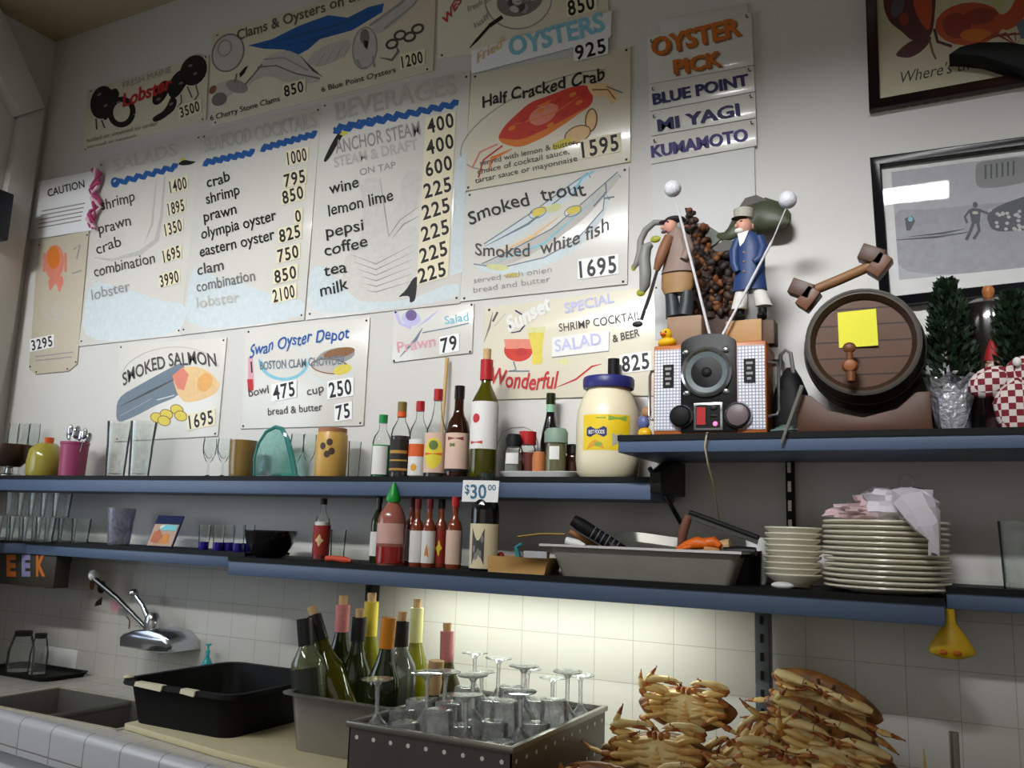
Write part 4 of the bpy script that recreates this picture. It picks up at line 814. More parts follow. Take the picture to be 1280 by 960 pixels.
cp[0].z = ZB+.004; o = cp[0].copy(); tag(part('radio_cord', MB().tube([q-o for q in cp], .0022, 0, 8), mat('cream_cord', (196, 184, 150), .5), None, loc=o), 'cream power cord hanging from the radio over the shelf edge', 'cord')
# things on the radio
pt = P(886, 533-YB, -0.27); ZR_TOP = ZB+YB*k
t = thing('rubber_duck', 'yellow rubber duck on top of the radio', 'duck', at(834, -0.255, ZR_TOP)); t.rotation_euler = (0, 0, -0.6)
part('body', sc(MB().ell((0, 0, 6), (14, 11, 7), 0).ell((-11, 2, 9), (5, 5, 4), 0), k), M_yellow, t)
part('head', sc(MB().ell((1, -2, 17), (7.5, 7.5, 7.5), 0), k), M_yellow, t)
part('beak', sc(MB().ell((3, -9, 15.5), (4, 4, 2.5), 0), k), M_orange, t)
part('eye', sc(MB().ell((-3, -8, 19), (1.2, 1, 1.4), 0).ell((6, -7.5, 19), (1.2, 1, 1.4), 0), k), M_ink, t)
# plinths + figurines
def skinell(mb, *a, **kw): return mb.ell(*a, **kw)
Yf = -0.205
p = at(862, Yf, ZR_TOP); kf = mpp(p)
t = thing('fisherman_figurine', 'carved fisherman figurine in a brown coat with a dark oar and grey catch', 'figurine', p); Z0 = 0
zt = (P(850, 268, Yf).z-ZR_TOP)/kf      # total height in px
def Zp(py): return (P(862, py, Yf).z-ZR_TOP)/kf
part('plinth', sc(MB().box(-26, 18, -11, 14, 0, Zp(397)), kf), mat('tan_plinth', (140, 112, 88), .6, var=.2), t, .002)
def X(px): return px-862
def Zp(py): return (P(862, py, Yf).z-ZR_TOP)/kf
part('boots', sc(MB().tube([(X(838), 0, Zp(364)), (X(840), 0, Zp(380)), (X(842), -2, Zp(396))], [8, 9, 10], 0, 12).tube([(X(859), 0, Zp(364)), (X(858), 0, Zp(380)), (X(856), -3, Zp(396))], [8, 9, 10], 0, 12), kf), mat('dark_teal_boots', (40, 46, 48), .5), t)
part('trousers', sc(MB().loft([[(X(846)+rx*math.cos(a), 10*math.sin(a), Zp(z)) for a in [i*PI/8 for i in range(16)]] for rx, z in ((19, 334), (21, 345), (21, 358), (17, 366))]), kf), mat('tan_trousers', (146, 112, 72), .6, var=.25), t)
part('coat', sc(MB().loft([[(X(cx)+rx*math.cos(a), ry*math.sin(a), Zp(z)) for a in [i*PI/10 for i in range(20)]] for cx, rx, ry, z in ((844, 8, 7, 284), (846, 13, 10, 292), (848, 17, 12, 304), (849, 19, 13, 318), (848, 21, 13, 332), (847, 22, 13, 340))]), kf), mat('taupe_coat', (132, 112, 102), .6, var=.1), t)
part('arm', sc(MB().tube([(X(838), -8, Zp(296)), (X(832), -12, Zp(312)), (X(827), -14, Zp(326)), (X(822), -12, Zp(337))], [7, 7.5, 6.5, 4], 0, 12), kf), mat('brown_sleeve', (128, 84, 56), .6, var=.15), t)
part('arm', sc(MB().tube([(X(858), -6, Zp(298)), (X(864), -9, Zp(314)), (X(858), -13, Zp(328))], [6.5, 7, 5], 0, 12), kf), mat('taupe_coat', (132, 112, 102), .6, var=.1), t)
hd = part('head', sc(MB().ell((X(838), -3, Zp(281)), (9, 9, 11), 0, 18, 12).ell((X(829), -5, Zp(282)), (4, 3, 3), 0).ell((X(845), 2, Zp(281)), (2, 3, 4), 0), kf), mat('painted_skin', (206, 150, 130), .5, var=.08), t)
part('eye', sc(MB().ell((X(831), -10, Zp(278)), (1.2, .8, 1), 0).ell((X(837), -12, Zp(278)), (1.2, .8, 1), 0), kf), M_ink, hd)
part('mouth', sc(MB().ell((X(831), -9, Zp(289)), (4, 2, 2.2), 0), kf), mat('dark_beard', (70, 50, 60), .6), hd)
part('cap', sc(MB().ell((X(843), 0, Zp(273)), (14, 12, 5), 0, 18, 10).ell((X(831), -6, Zp(276)), (8, 7, 2), 0), kf), mat('black_cap', (44, 42, 46), .6), t)
part('hair', sc(MB().ell((X(849), 2, Zp(282)), (4.5, 7, 8), 0), kf), mat('grey_hair', (150, 150, 150), .6), t)
part('oar', sc(MB().tube([(X(826), -13, Zp(330)), (X(814), -13, Zp(368)), (X(803), -13, Zp(398))], [2.2, 2.4, 2.6], 0, 8).ell((X(798), -13, Zp(403)), (7, 3, 4), 0), kf), mat('black_oar', (34, 30, 36), .5), t)
ct = part('catch', sc(MB().tube([(X(829), -4, Zp(275)), (X(816), -2, Zp(273)), (X(804), -2, Zp(281)), (X(797), -2, Zp(294)), (X(797), -2, Zp(308)), (X(792), -2, Zp(322)), (X(788), -2, Zp(328))], [3.5, 4, 4.5, 4.5, 5, 4, 3], 0, 10).tube([(X(813), -4, Zp(300)), (X(806), -4, Zp(304)), (X(803), -4, Zp(318)), (X(805), -4, Zp(336)), (X(804), -4, Zp(352)), (X(801), -4, Zp(360))], [4, 7, 8, 8, 7, 4], 0, 12), kf), mat('grey_fish_skin', (124, 124, 120), .5, var=.15), t)
part('yellow_fins', sc(MB().ell((X(818), -4, Zp(295)), (7, 3, 4.5), 0).ell((X(799), -4, Zp(361)), (6, 3, 5), 0).ell((X(788), -2, Zp(327)), (3.5, 2, 5), 0), kf), mat('olive_yellow', (150, 150, 40), .5), ct)
# captain
p = at(938, Yf, ZR_TOP)
t = thing('captain_figurine', 'carved sea captain figurine in a blue coat and pale cap', 'figurine', p)
def X(px): return px-938
def Zp(py): return (P(938, py, Yf).z-ZR_TOP)/kf
zp = Zp(402)
part('plinth', sc(MB().box(-27, 16, -12, 16, 0, zp), kf), mat('pale_brown_plinth', (176, 134, 86), .6, var=.15), t, .002)
part('plinth_block', sc(MB().box(16, 30, -8, 16, 0, zp-1), kf), mat('dark_brown_plinth', (84, 62, 46), .6), t, .002)
part('shoes', sc(MB().ell((X(926), -3, zp+5), (7, 10, 5), 0).ell((X(953), -3, zp+5), (6, 10, 5), 0).tube([(X(926), 2, zp+4), (X(926), 2, Zp(386))], 5, 0, 10).tube([(X(953), 2, zp+4), (X(953), 2, Zp(386))], 5, 0, 10), kf), M_black, t)
part('trousers', sc(MB().loft([[(X(cx)+rx*math.cos(a), 8*math.sin(a), Zp(z)) for a in [i*PI/8 for i in range(16)]] for cx, rx, z in ((929, 8, 362), (927, 9, 374), (925, 10, 386))]).loft([[(X(cx)+rx*math.cos(a), 8*math.sin(a), Zp(z)) for a in [i*PI/8 for i in range(16)]] for cx, rx, z in ((948, 8, 362), (952, 9, 374), (955, 10, 384))]), kf), mat('white_trousers', (206, 204, 196), .6, var=.04), t)
part('coat', sc(MB().loft([[(X(cx)+rx*math.cos(a), ry*math.sin(a), Zp(z)) for a in [i*PI/10 for i in range(20)]] for cx, rx, ry, z in ((937, 8, 7, 291), (938, 13, 9, 297), (939, 17, 11, 308), (939, 18, 12, 325), (938, 19, 12, 345), (938, 21, 12, 364))]), kf), mat('painted_blue_coat', (34, 58, 104), .5, var=.15), t)
part('arm', sc(MB().tube([(X(951), -3, Zp(299)), (X(956), -5, Zp(314)), (X(952), -11, Zp(328)), (X(946), -13, Zp(332))], [6, 6.5, 5.5, 4], 0, 12), kf), mat('painted_blue_coat', (34, 58, 104), .5, var=.15), t)
part('arm', sc(MB().tube([(X(926), -3, Zp(299)), (X(921), -5, Zp(314)), (X(922), -9, Zp(332)), (X(926), -11, Zp(342))], [6, 6.5, 5.5, 4], 0, 12), kf), mat('painted_blue_coat', (34, 58, 104), .5, var=.15), t)
part('buttons', sc(MB().ell((X(934), -11.5, Zp(318)), (1.3, 1, 1.3), 0, 8, 6).ell((X(934), -12.5, Zp(330)), (1.3, 1, 1.3), 0, 8, 6).ell((X(934), -12.5, Zp(342)), (1.3, 1, 1.3), 0, 8, 6), kf), M_gold, t)
part('shirt_front', sc(MB().prism([(X(926), Zp(294)), (X(940), Zp(291)), (X(934), Zp(305)), (X(929), Zp(310))], -10.5, -7.5), kf), M_labelw, t)
hd = part('head', sc(MB().ell((X(932), -2, Zp(283)), (10, 10, 12), 0, 18, 12).ell((X(925), -10, Zp(284)), (2.5, 3, 3), 0).ell((X(942), 1, Zp(283)), (2, 3, 4), 0), kf), mat('painted_skin', (206, 150, 130), .5, var=.08), t)
part('eye', sc(MB().ell((X(924), -10.5, Zp(279)), (1.3, .8, 1), 0).ell((X(931), -12, Zp(279)), (1.3, .8, 1), 0), kf), M_ink, hd)
part('beard', sc(MB().ell((X(928), -8, Zp(290)), (6, 5, 4), 0), kf), mat('white_beard', (220, 214, 204), .6), hd)
part('cap', sc(MB().loft([[(X(932)+rx*math.cos(a), -1+ry*math.sin(a), Zp(z)) for a in [i*PI/9 for i in range(18)]] for rx, ry, z in ((11, 11, 273), (12, 12, 268), (13, 13, 262), (8, 8, 260))]), kf), mat('pale_cap', (176, 174, 160), .6), t)
part('cap_peak', sc(MB().ell((X(928), -8, Zp(274)), (10, 7, 2), 0), kf), M_black, t)
# fish sculpture on a gnarled base, between and behind the figurines
Yq = -0.06; p = at(888, Yq, ZB); kq = mpp(p)
t = thing('fish_sculpture', 'green leaping fish sculpture on a gnarled brown base behind the two figurines', 'sculpture', p)
def X(px): return px-888
def Zp(py): return (P(888, py, Yq).z-ZB)/kq
rr = random.Random(3); b = MB()
def lump(mb, cx, cy, w, dpt, n, r0, r1):
    for i in range(n):
        a = rr.random()*2*PI; q = rr.random()**.5
        mb.ell((cx[0]+(cx[1]-cx[0])*rr.random(), -dpt+2*dpt*rr.random(), cy[0]+(cy[1]-cy[0])*rr.random()), (r0+(r1-r0)*rr.random(), 5+4*rr.random(), r0+(r1-r0)*rr.random()), i % 3, 8, 6, rot=Euler((rr.random()*3, rr.random()*3, 0)).to_matrix())
lump(b, (X(866), X(926)), (Zp(398), Zp(318)), 1, 14, 190, 3, 8)
for i in range(150):
    q = rr.random(); an = rr.random()*2*PI; rad = 24*(1-q)+4; b.ell((X(884-22*q)+rad*math.cos(an), rad*.8*math.sin(an), Zp(400-140*q)), (3+4*rr.random(), 4, 3+4*rr.random()), i % 3, 8, 6, rot=Euler((rr.random()*3, rr.random()*3, 0)).to_matrix())
lump(b, (X(862), X(890)), (Zp(330), Zp(285)), 1, 9, 50, 3, 8)
b.box(X(868), X(924), -9, 9, 0, Zp(396), 0)
b.loft([[(X(cx)+rx*math.cos(a), rx*math.sin(a), Zp(z)) for a in [i*PI/6 for i in range(12)]] for cx, rx, z in ((886, 15, 400), (884, 16, 360), (878, 10, 320), (870, 7, 290), (864, 5, 272), (857, 2, 256))], 0)
part('gnarled_base', sc(b, kq), [mat('bark_dark', (62, 40, 28), .6, var=.4, scale=60), mat('bark_rust', (120, 72, 40), .6, var=.3, scale=60), mat('bark_black', (36, 26, 22), .6)], t)
f = MB().tube([(X(898), 0, Zp(296)), (X(908), -2, Zp(299)), (X(918), -3, Zp(296)), (X(928), 3, Zp(286)), (X(940), 8, Zp(276)), (X(955), 8, Zp(274)), (X(970), 6, Zp(280)), (X(984), 2, Zp(288)), (X(989), 0, Zp(291))], [2.2, 3.3, 5, 8, 11, 12.5, 11, 6, 1.5], 0, 16, flat=1.95)
part('fish', sc(f, kq), mat('olive_fish', (66, 72, 54), .45, var=.3, scale=40), t)
part('tail_fin', sc(MB().prism([(X(900), Zp(292)), (X(880), Zp(277)), (X(884), Zp(290)), (X(880), Zp(305)), (X(890), Zp(309)), (X(904), Zp(301))], -2, 2), kq), mat('olive_fish', (66, 72, 54), .45, var=.3, scale=40), t)
part('dorsal_fin', sc(MB().prism([(X(922), Zp(268)), (X(934), Zp(253)), (X(948), Zp(251)), (X(960), Zp(258)), (X(964), Zp(266)), (X(940), Zp(272))], 2, 6), kq), mat('dark_fin', (58, 54, 44), .5), t)
part('lower_fin', sc(MB().prism([(X(893), Zp(312)), (X(908), Zp(304)), (X(926), Zp(307)), (X(930), Zp(318)), (X(900), Zp(320))], -6, 0), kq), mat('dark_fin', (58, 54, 44), .5), t)
# small toy and black case either side of the radio
t = thing('toy_figure', 'tiny blue and yellow toy squeezed between the mayonnaise jar and radio', 'toy', at(806, -0.20, ZB))
k2 = mpp(t.location)
part('base', sc(MB().ell((0, 0, 8), (9, 7, 8), 0), k2), M_yellow, t); part('body', sc(MB().ell((-2, 0, 22), (8, 6, 9), 0), k2), mat('toy_blue', (90, 100, 150), .4), t); part('head', sc(MB().ell((2, 0, 35), (6, 5, 7), 0), k2), mat('toy_tan', (170, 120, 80), .5), t)
t = thing('black_case', 'black rounded case between the radio and the barrel', 'case', at(990, -0.13, ZB)); k2 = mpp(t.location)
part('body', sc(MB().loft([rrect(44, 50, 12, 0), rrect(46, 50, 14, 30), rrect(38, 46, 14, 60), rrect(24, 30, 10, 80), rrect(10, 14, 4, 92)]), k2), M_black, t)
part('handle', sc(MB().tube([(-12, -10, 88), (-10, -10, 108), (-4, -10, 114), (2, -10, 110), (5, -10, 84)], 2.5, 0, 8), k2), mat('grey_handle', (120, 120, 120), .4, .4), t)
a, b = P(1003, 482, -0.305), P(977, 554, -0.312)
tag(part('metal_skewer', MB().tube([Vector((0, 0, 0)), b-a], [.005, .0035], 0, 8), M_steel, None, loc=a), 'thin steel rod hanging over the shelf edge between radio and barrel', 'rod')
t = thing('tangled_cable', 'low heap of dark cable at the foot of the barrel stand', 'cable', at(985, -0.25, ZB)); k2 = mpp(t.location)
part('loops', sc(MB().tube([(22*math.cos(i*.7)*(1-.03*i), -8+8*math.sin(i*.7), 3+i*.25) for i in range(26)], 2.2, 0, 6), k2), mat('grey_green_cable', (90, 110, 104), .5), t)
# barrel on its stand
Yb = -0.29; p = at(1086, -0.17, ZB); kb = mpp(at(1080, Yb, ZB))
zc = P(1078, 427, Yb).z-ZB
t = thing('barrel_stand', 'dark wooden stand carrying the small barrel', 'stand', p)
cv = [(-80, 0), (78, 0), (78, 34), (70, 56)]+[(66-12*i, 56-22*math.sin(PI*i/11)-2) for i in range(0, 12)]+[(-80, 50)]
for y0 in (-70, 40): part('cradle', sc(MB().prism([(-80, 0), (78, 0), (78, 48), (62, 48), (40, 28), (0, 18), (-40, 28), (-62, 48), (-80, 52)], y0, y0+14), kb), mat('stand_wood', (84, 52, 36), .5, var=.25), t, .003)
part('rail', sc(MB().box(-76, 74, -55, 39, 0, 12), kb), mat('stand_wood', (84, 52, 36), .5, var=.25), t, .002)
bc = at(1078, Yb, 1.0); 
t = thing('barrel', 'small old wooden barrel with black hoops and a wooden spigot', 'barrel', (P(1078, 427, Yb).x, Yb, ZB+zc), 0.06)
rb = 72*kb; Lb = 0.27
M_stave = mat('stave_wood', (58, 40, 28), .45, var=.35, scale=9)
part('staves', xf(MB().lathe([(rb*.80, .012), (rb*.88, 0), (rb*.95, .0), (rb*1.02, .06), (rb*1.07, .13), (rb*1.02, .21), (rb*.93, .27), (0, .27)], 0, 40), Matrix.Rotation(-PI/2, 4, 'X')), M_stave, t)
hm = tile_mat('barrel_head_planks', (88, 54, 30), (40, 24, 16), 0.036, 0, 0.004, axes='xz', rough=.5, g=.05)
hm.node_tree.nodes['Brick Texture'].inputs['Brick Width'].default_value = 5
part('barrel_head', xf(MB().lathe([(0, .016), (rb*.82, .016), (rb*.82, .03), (0, .03)], 0, 40), Matrix.Rotation(-PI/2, 4, 'X')), hm, t)
M_hoop = mat('black_hoop', (48, 46, 40), .4, .6)
for z0, z1, r0, r1 in ((-.002, .035, .965, 1.0), (.075, .10, 1.045, 1.065), (.17, .195, 1.06, 1.04), (.24, .272, 1.0, .95)):
    part('hoop', xf(MB().lathe([(rb*(r0-.04), z0), (rb*r0, z0), (rb*r1, z1), (rb*(r1-.04), z1)], 0, 40), Matrix.Rotation(-PI/2, 4, 'X')), M_hoop, t)
sp = part('spigot', sc(lying(MB().lathe([(5, -12), (6, 4), (8, 8), (9, 16), (7, 22), (0, 24)], 0, 16)).ell((0, -14, 0), (10, 9, 9), 0), kb), mat('spigot_wood', (150, 84, 44), .45, var=.2), t); sp.location = (-15*kb, 0, -34*kb)
part('spigot_tap', sc(MB().tube([(0, -14, 6), (0, -14, 18)], 4, 0, 10).ell((0, -14, 24), (8, 4, 7), 0).tube([(1, -16, -8), (1, -18, -20)], [6, 5], 0, 10), kb), mat('spigot_dark', (112, 66, 34), .45, var=.2), sp)
nw = Vector(P(1048, 391, Yb-.002)); q = [(P(x, y, Yb+.012)-Vector(t.location)) for x, y in ((1047, 391), (1095, 386), (1098, 432), (1049, 435))]
tag(part('sticky_note', MB().face([(v.x-q[3].x, -.001+(0 if i > 1 else .0), v.z-q[3].z) for i, v in enumerate(q)]).face([(v.x-q[3].x, -.0016, v.z-q[3].z) for v in q]), mat('yellow_note', (232, 226, 50), .6, var=.02), None, loc=Vector(t.location)+q[3]), 'square yellow sticky note on the barrel head', 'note')
# bung tool on the barrel
zt_ = ZB+zc+rb*1.05
p = at(1048, -0.20, 1.9); pc = P(1046, 352, -0.20)
t = thing('bung_mallet', 'double-ended wooden bung mallet lying across the top of the barrel', 'mallet', (pc.x, -0.20, pc.z)); k2 = mpp(pc)
part('handle', sc(MB().tube([(-44, 0, -14), (0, 0, 1), (46, 0, 18)], 6.5, 0, 12), k2), mat('handle_wood', (134, 96, 60), .5, var=.2), t)
def blk(cx, cz, a, m, s1=15, s2=9):
    M = Matrix.Translation((cx, 0, cz)) @ Matrix.Rotation(a, 4, 'Y')
    return xf(MB().box(-s1, s1, -11, 11, -s2, s2), M)
for c1, c2 in (((-42, -7), (-34, -20)), ((42, 28), (50, 14))):
    part('mallet_block', sc(blk(c1[0], c1[1], 0.45, 0, 14, 10), k2), M_dwood, t, .002)
    part('mallet_face', sc(blk(c2[0], c2[1], -0.9, 0, 14, 9), k2), mat('mid_wood', (104, 64, 38), .45, var=.2), t, .002)
# plants, foil pot, dark jar, santa, checked cloth
def plant(label, x, Y, z, ytop, wpx, seed):
    r = random.Random(seed); p = at(x, Y, z); k = mpp(p); Hh = ht(x, ytop, Y, z)
    t = thing('potted_conifer', label, 'plant', p); f = MB(); br = MB()
    br.tube([(0, 0, .01), (0, 0, Hh*.95)], [.006, .002], 0, 8)
    for i in range(1500):
        q = r.random()**.8; h = Hh*(.30+.68*q); R = wpx/2*k*(1-q)**.5*1.0+.004
        a = r.random()*2*PI; rad = R*(.35+.65*r.random()); c = Vector((rad*math.sin(a), -rad*math.cos(a)*.8, h))
        d = Vector((math.sin(a)*.7+r.uniform(-.5, .5), -math.cos(a)*.7+r.uniform(-.5, .5), .9)).normalized(); sd = d.cross(Vector((r.random()-.5, r.random()-.5, .2))).normalized()
        L = .012+.012*r.random()
        f.add([c-sd*.0035, c+d*L*.5-sd*.005, c+d*L, c+d*L*.5+sd*.005], [(0, 1, 2, 3)], i % 2)
    part('foliage', f, [mat('dark_leaf', (14, 34, 14), .6), mat('leaf', (20, 46, 20), .6)], t, smooth=0); part('stem', br, M_dwood, t)
    return t
t = plant('small dark green conifer in crumpled silver foil, right of the barrel', 1192, -0.19, ZB, 350, 62, 5)
k2 = mpp(t.location); r = random.Random(8)
fo = MB(); rings = []
for R, z in ((17, 0), (20, 18), (23, 40), (28, 54), (33, 66), (26, 60), (20, 45)):
    rings.append([((R+r.uniform(-3.5, 3.5))*math.sin(a), -(R+r.uniform(-3.5, 3.5))*math.cos(a), max(0, z+(r.uniform(-5, 14) if 50 < z else 0))) for a in [i*2*PI/16 for i in range(16)]])
part('foil_wrap', sc(fo.loft(rings), k2), mat('silver_foil', (226, 226, 234), .25, .65, var=.2, scale=90, bump=.6), t, smooth=20)
bw = MB()
for i in range(7):
    a = i*.9; bw.face([(-4, -24, 62), (-4+9*math.sin(a), -27+4*math.cos(a), 70+12*math.cos(a)), (-4+15*math.sin(a+.2), -24, 70+16*math.cos(a+.2)), (-4+8*math.sin(a+.5), -22, 70+8*math.cos(a+.5))])
part('foil_bow', sc(bw, k2), mat('silver_foil', (226, 226, 234), .25, .65, var=.2, scale=90, bump=.6), t, smooth=0)
plant('second dark green conifer at the right edge, above the checked cloth', 1275, -0.205, ZB, 366, 56, 11)
t = vessel('dark_jar', 'large dark glass jar with a wooden knob, behind the foil pot', 'jar', 1246, -0.11, ZB, 378, 104, [('body', bmat('smoky_glass', (28, 26, 24), 0.15, .12), [(0, 0), (.85, 0), (.95, .05), (1, .3), (1, .82), (.9, .95), (.6, 1), (0, 1)])])
H1 = t['h']; k2 = mpp(t.location); part('knob', sc(MB().lathe([(5, 0), (5, 8), (7, 12), (7.5, 17), (5, 22), (0, 23)], 0, 18), k2), mat('knob_wood', (176, 110, 56), .45, var=.2), t).location = (0, 0, H1)
t = thing('santa_ornament', 'small Santa ornament with a red hat between the two conifers', 'ornament', at(1246, -0.20, ZB)); k2 = mpp(t.location)
part('coat', sc(MB().loft([[(rx*math.cos(a), rx*.8*math.sin(a), z) for a in [i*PI/7 for i in range(14)]] for rx, z in ((11, 0), (12, 40), (11, 64), (7, 78))]), k2), mat('santa_dark_coat', (50, 14, 16), .7), t)
part('head', sc(MB().ell((0, -4, 86), (9, 8, 10), 0), k2), mat('painted_skin', (206, 150, 130), .5, var=.08), t)
part('beard', sc(MB().ell((1, -9, 79), (8, 5, 12), 0), k2), mat('white_beard', (220, 214, 204), .6), t)
part('hat', sc(MB().loft([[(cx+rx*math.cos(a), -2+rx*math.sin(a), z) for a in [i*PI/7 for i in range(14)]] for cx, rx, z in ((0, 10, 92), (0, 8, 104), (2, 5, 118), (4, 1.5, 126))]), k2), mat('santa_red', (160, 30, 34), .6), t)
gm = mat('red_white_gingham', (226, 216, 212), .8); nt = gm.node_tree
ck = nt.nodes.new('ShaderNodeTexChecker'); ck.inputs['Scale'].default_value = 78; ck.inputs['Color1'].default_value = (*lin((128, 30, 46)), 1); ck.inputs['Color2'].default_value = (*lin((226, 214, 210)), 1)
tc = nt.nodes.new('ShaderNodeTexCoord'); nt.links.new(tc.outputs['Object'], ck.inputs['Vector']); nt.links.new(ck.outputs['Color'], nt.nodes['Principled BSDF'].inputs['Base Color'])
t = thing('gingham_bow', 'red and white checked cloth bow at the right end of the upper shelf', 'cloth', at(1262, -0.262, ZB)); k2 = mpp(t.location)
part('bow_loop', sc(MB().ell((-18, 0, 62), (27, 12, 19), 0, 24, 14, rot=Matrix.Rotation(-.45, 3, 'Y')), k2), gm, t); part('bow_loop', sc(MB().ell((22, 2, 72), (24, 12, 22), 0, 24, 14), k2), gm, t)
part('cloth_tail', sc(MB().loft([[(cx+rx*math.cos(a), ry*math.sin(a), z) for a in [i*PI/9 for i in range(18)]] for cx, rx, ry, z in ((8, 16, 10, 0), (6, 20, 13, 14), (5, 22, 14, 34), (8, 20, 12, 50), (10, 10, 8, 62))]), k2), gm, t)
part('flower', sc(MB().ell((12, -12, 84), (5, 4, 6), 0), k2), M_labelw, t)

# ---------------------------------------------------------------- lower shelf, from the left
g = random.Random(2)
for i in range(11):
    x = -3.20+0.075*(i % 6)+0.02*(i//6); y = -0.12-0.10*(i//6)
    base = (x, y, ZM)
    t = thing('small_glass', 'small clear glass in the crowd at the left end of the lower shelf', 'glass', base, group='small glasses crowded on the left return shelf')
    part('body', MB().lathe([(r*.033, h*.085) for r, h in TUMB], 0, 18), G_clear2, t)
for i in range(5):
    t = thing('small_glass', 'small clear glass stacked on top of the crowd at the far left', 'glass', (-3.16+0.075*i*.9, -0.16, ZM+.087), group='upper layer of stacked small glasses')
    part('body', MB().lathe([(r*.033, h*.085) for r, h in TUMB], 0, 18), G_clear2, t)
vessel('plastic_tumbler', 'frosted plastic tumbler standing alone on the lower shelf', 'cup', 148, -0.12, ZM, 635, 34, [('body', G_frost, [(0, 0), (.72, 0), (.78, .1), (1, 1), (.95, 1), (.72, .06), (0, .05)])])
# leaning picture card
q = [P(x, y, Y) for x, y, Y in ((184, 683, -.16), (216, 686, -.16), (231, 646, -.10), (199, 645, -.10))]
for v in q[:2]: v.z = ZM+.001
o = (q[0]+q[1])/2; t = thing('picture_card', 'leaning picture card with a navy top and teal and tan scene', 'card', o)
nn = (q[1]-q[0]).cross(q[3]-q[0]).normalized()*.002
c = [v-o for v in q]
m = MB().add(c+[v+nn*2 for v in c], [(0, 1, 2, 3), (7, 6, 5, 4), (0, 4, 5, 1), (1, 5, 6, 2), (2, 6, 7, 3), (3, 7, 4, 0)], 0); part('card', m, mat('navy_card', (24, 34, 74), .4), t, smooth=0)
def bl(u, v, k=-.0008): return c[0]*(1-u)*(1-v)+c[1]*u*(1-v)+c[2]*u*v+c[3]*(1-u)*v + nn.normalized()*k*(1 if (nn.y > 0) else -1)*1.0
m = MB()
for sgn in (1, -1):
    pass
def patch(mb, uv, mi, k=.006): mb.face([c[0]*(1-u)*(1-v)+c[1]*u*(1-v)+c[2]*u*v+c[3]*(1-u)*v+Vector((0, -k, k*.3)) for u, v in uv], mi)
patch(m, [(.03, .03), (.97, .03), (.97, .72), (.03, .72)], 0); patch(m, [(.3, .52), (.92, .52), (.92, .7), (.45, .7)], 1, .0068); patch(m, [(.1, .15), (.4, .1), (.5, .35), (.3, .55), (.12, .45)], 2, .0068); patch(m, [(.45, .1), (.8, .12), (.75, .4), (.55, .42)], 3, .0068); patch(m, [(.3, .56), (.5, .6), (.42, .7), (.28, .66)], 4, .0068)
part('picture', m, [mat('tan_print', (190, 160, 140), .5), mat('teal_print', (120, 200, 210), .5), mat('rust_print', (190, 110, 80), .5), mat('orange_print', (214, 140, 70), .5), M_labelw], t, smooth=0)
for x, y_ in ((254, -.12), (272, -.13), (285, -.10), (297, -.14), (309, -.10)):
    vessel('shot_glass', 'small glass with a deep blue base beside the black bowl', 'glass', x, y_, ZM, 656, 15, [('body', G_clear, [(0, .3), (.86, .3), (1, 1), (.92, 1), (.8, .34), (0, .33)]), ('blue_base', bmat('cobalt_glass', (30, 20, 130), .2, .12), [(0, 0), (.84, 0), (.88, .32), (0, .32)])], group='blue-based shot glasses beside the black bowl')
vessel('black_bowl', 'shiny black bowl on the lower shelf', 'bowl', 336, -0.17, ZJ, 663, 66, [('bowl', bmat('black_glaze', (20, 20, 22), 0, .12), [(0, 0), (.45, 0), (.62, .1), (.86, .5), (1, .95), (1, 1), (.95, 1), (.8, .5), (.5, .15), (0, .12)])])
t = sauce('hot sauce bottle with a red label standing apart beside the black bowl', 400, -0.16, ZJ, 623, 21, G_clear, M_dark, [('label', mat('red_label', (150, 40, 30), .5), .08, .56, 2.4, 1.02), ('white_band', M_labelw, .56, .62, 2.4, .9)], content=(B_red, .55), capr=.40, capz=.90, prof=[(0, 0), (.94, 0), (1, .03), (1, .56), (.8, .66), (.36, .76), (.32, .92), (0, .92)])
R = t['r']*1.04; H1 = t['h']; m = MB(); wrap(m, [(0, H1*.42), (R*.5, H1*.32), (0, H1*.22), (-R*.5, H1*.32)], R); part('diamond_mark', m, mat('cream_print', (220, 196, 140), .5), t, smooth=0)
tumbler('small clear glass right of the lone hot sauce bottle', 421, -0.10, ZJ, 662, 20, 'glass by hot sauce')
p = at(423, -0.24, ZJ); k = mpp(p)
tag(part('orange_peeler', sc(MB().tube([(-19, 0, 4), (-8, 0, 5), (8, 0, 4), (20, 0, 3)], [4, 3.4, 4.5, 2], 0, 10), k), mat('coral_plastic', (216, 84, 56), .4), None, loc=p), 'coral red plastic handle lying on the shelf edge', 'utensil')
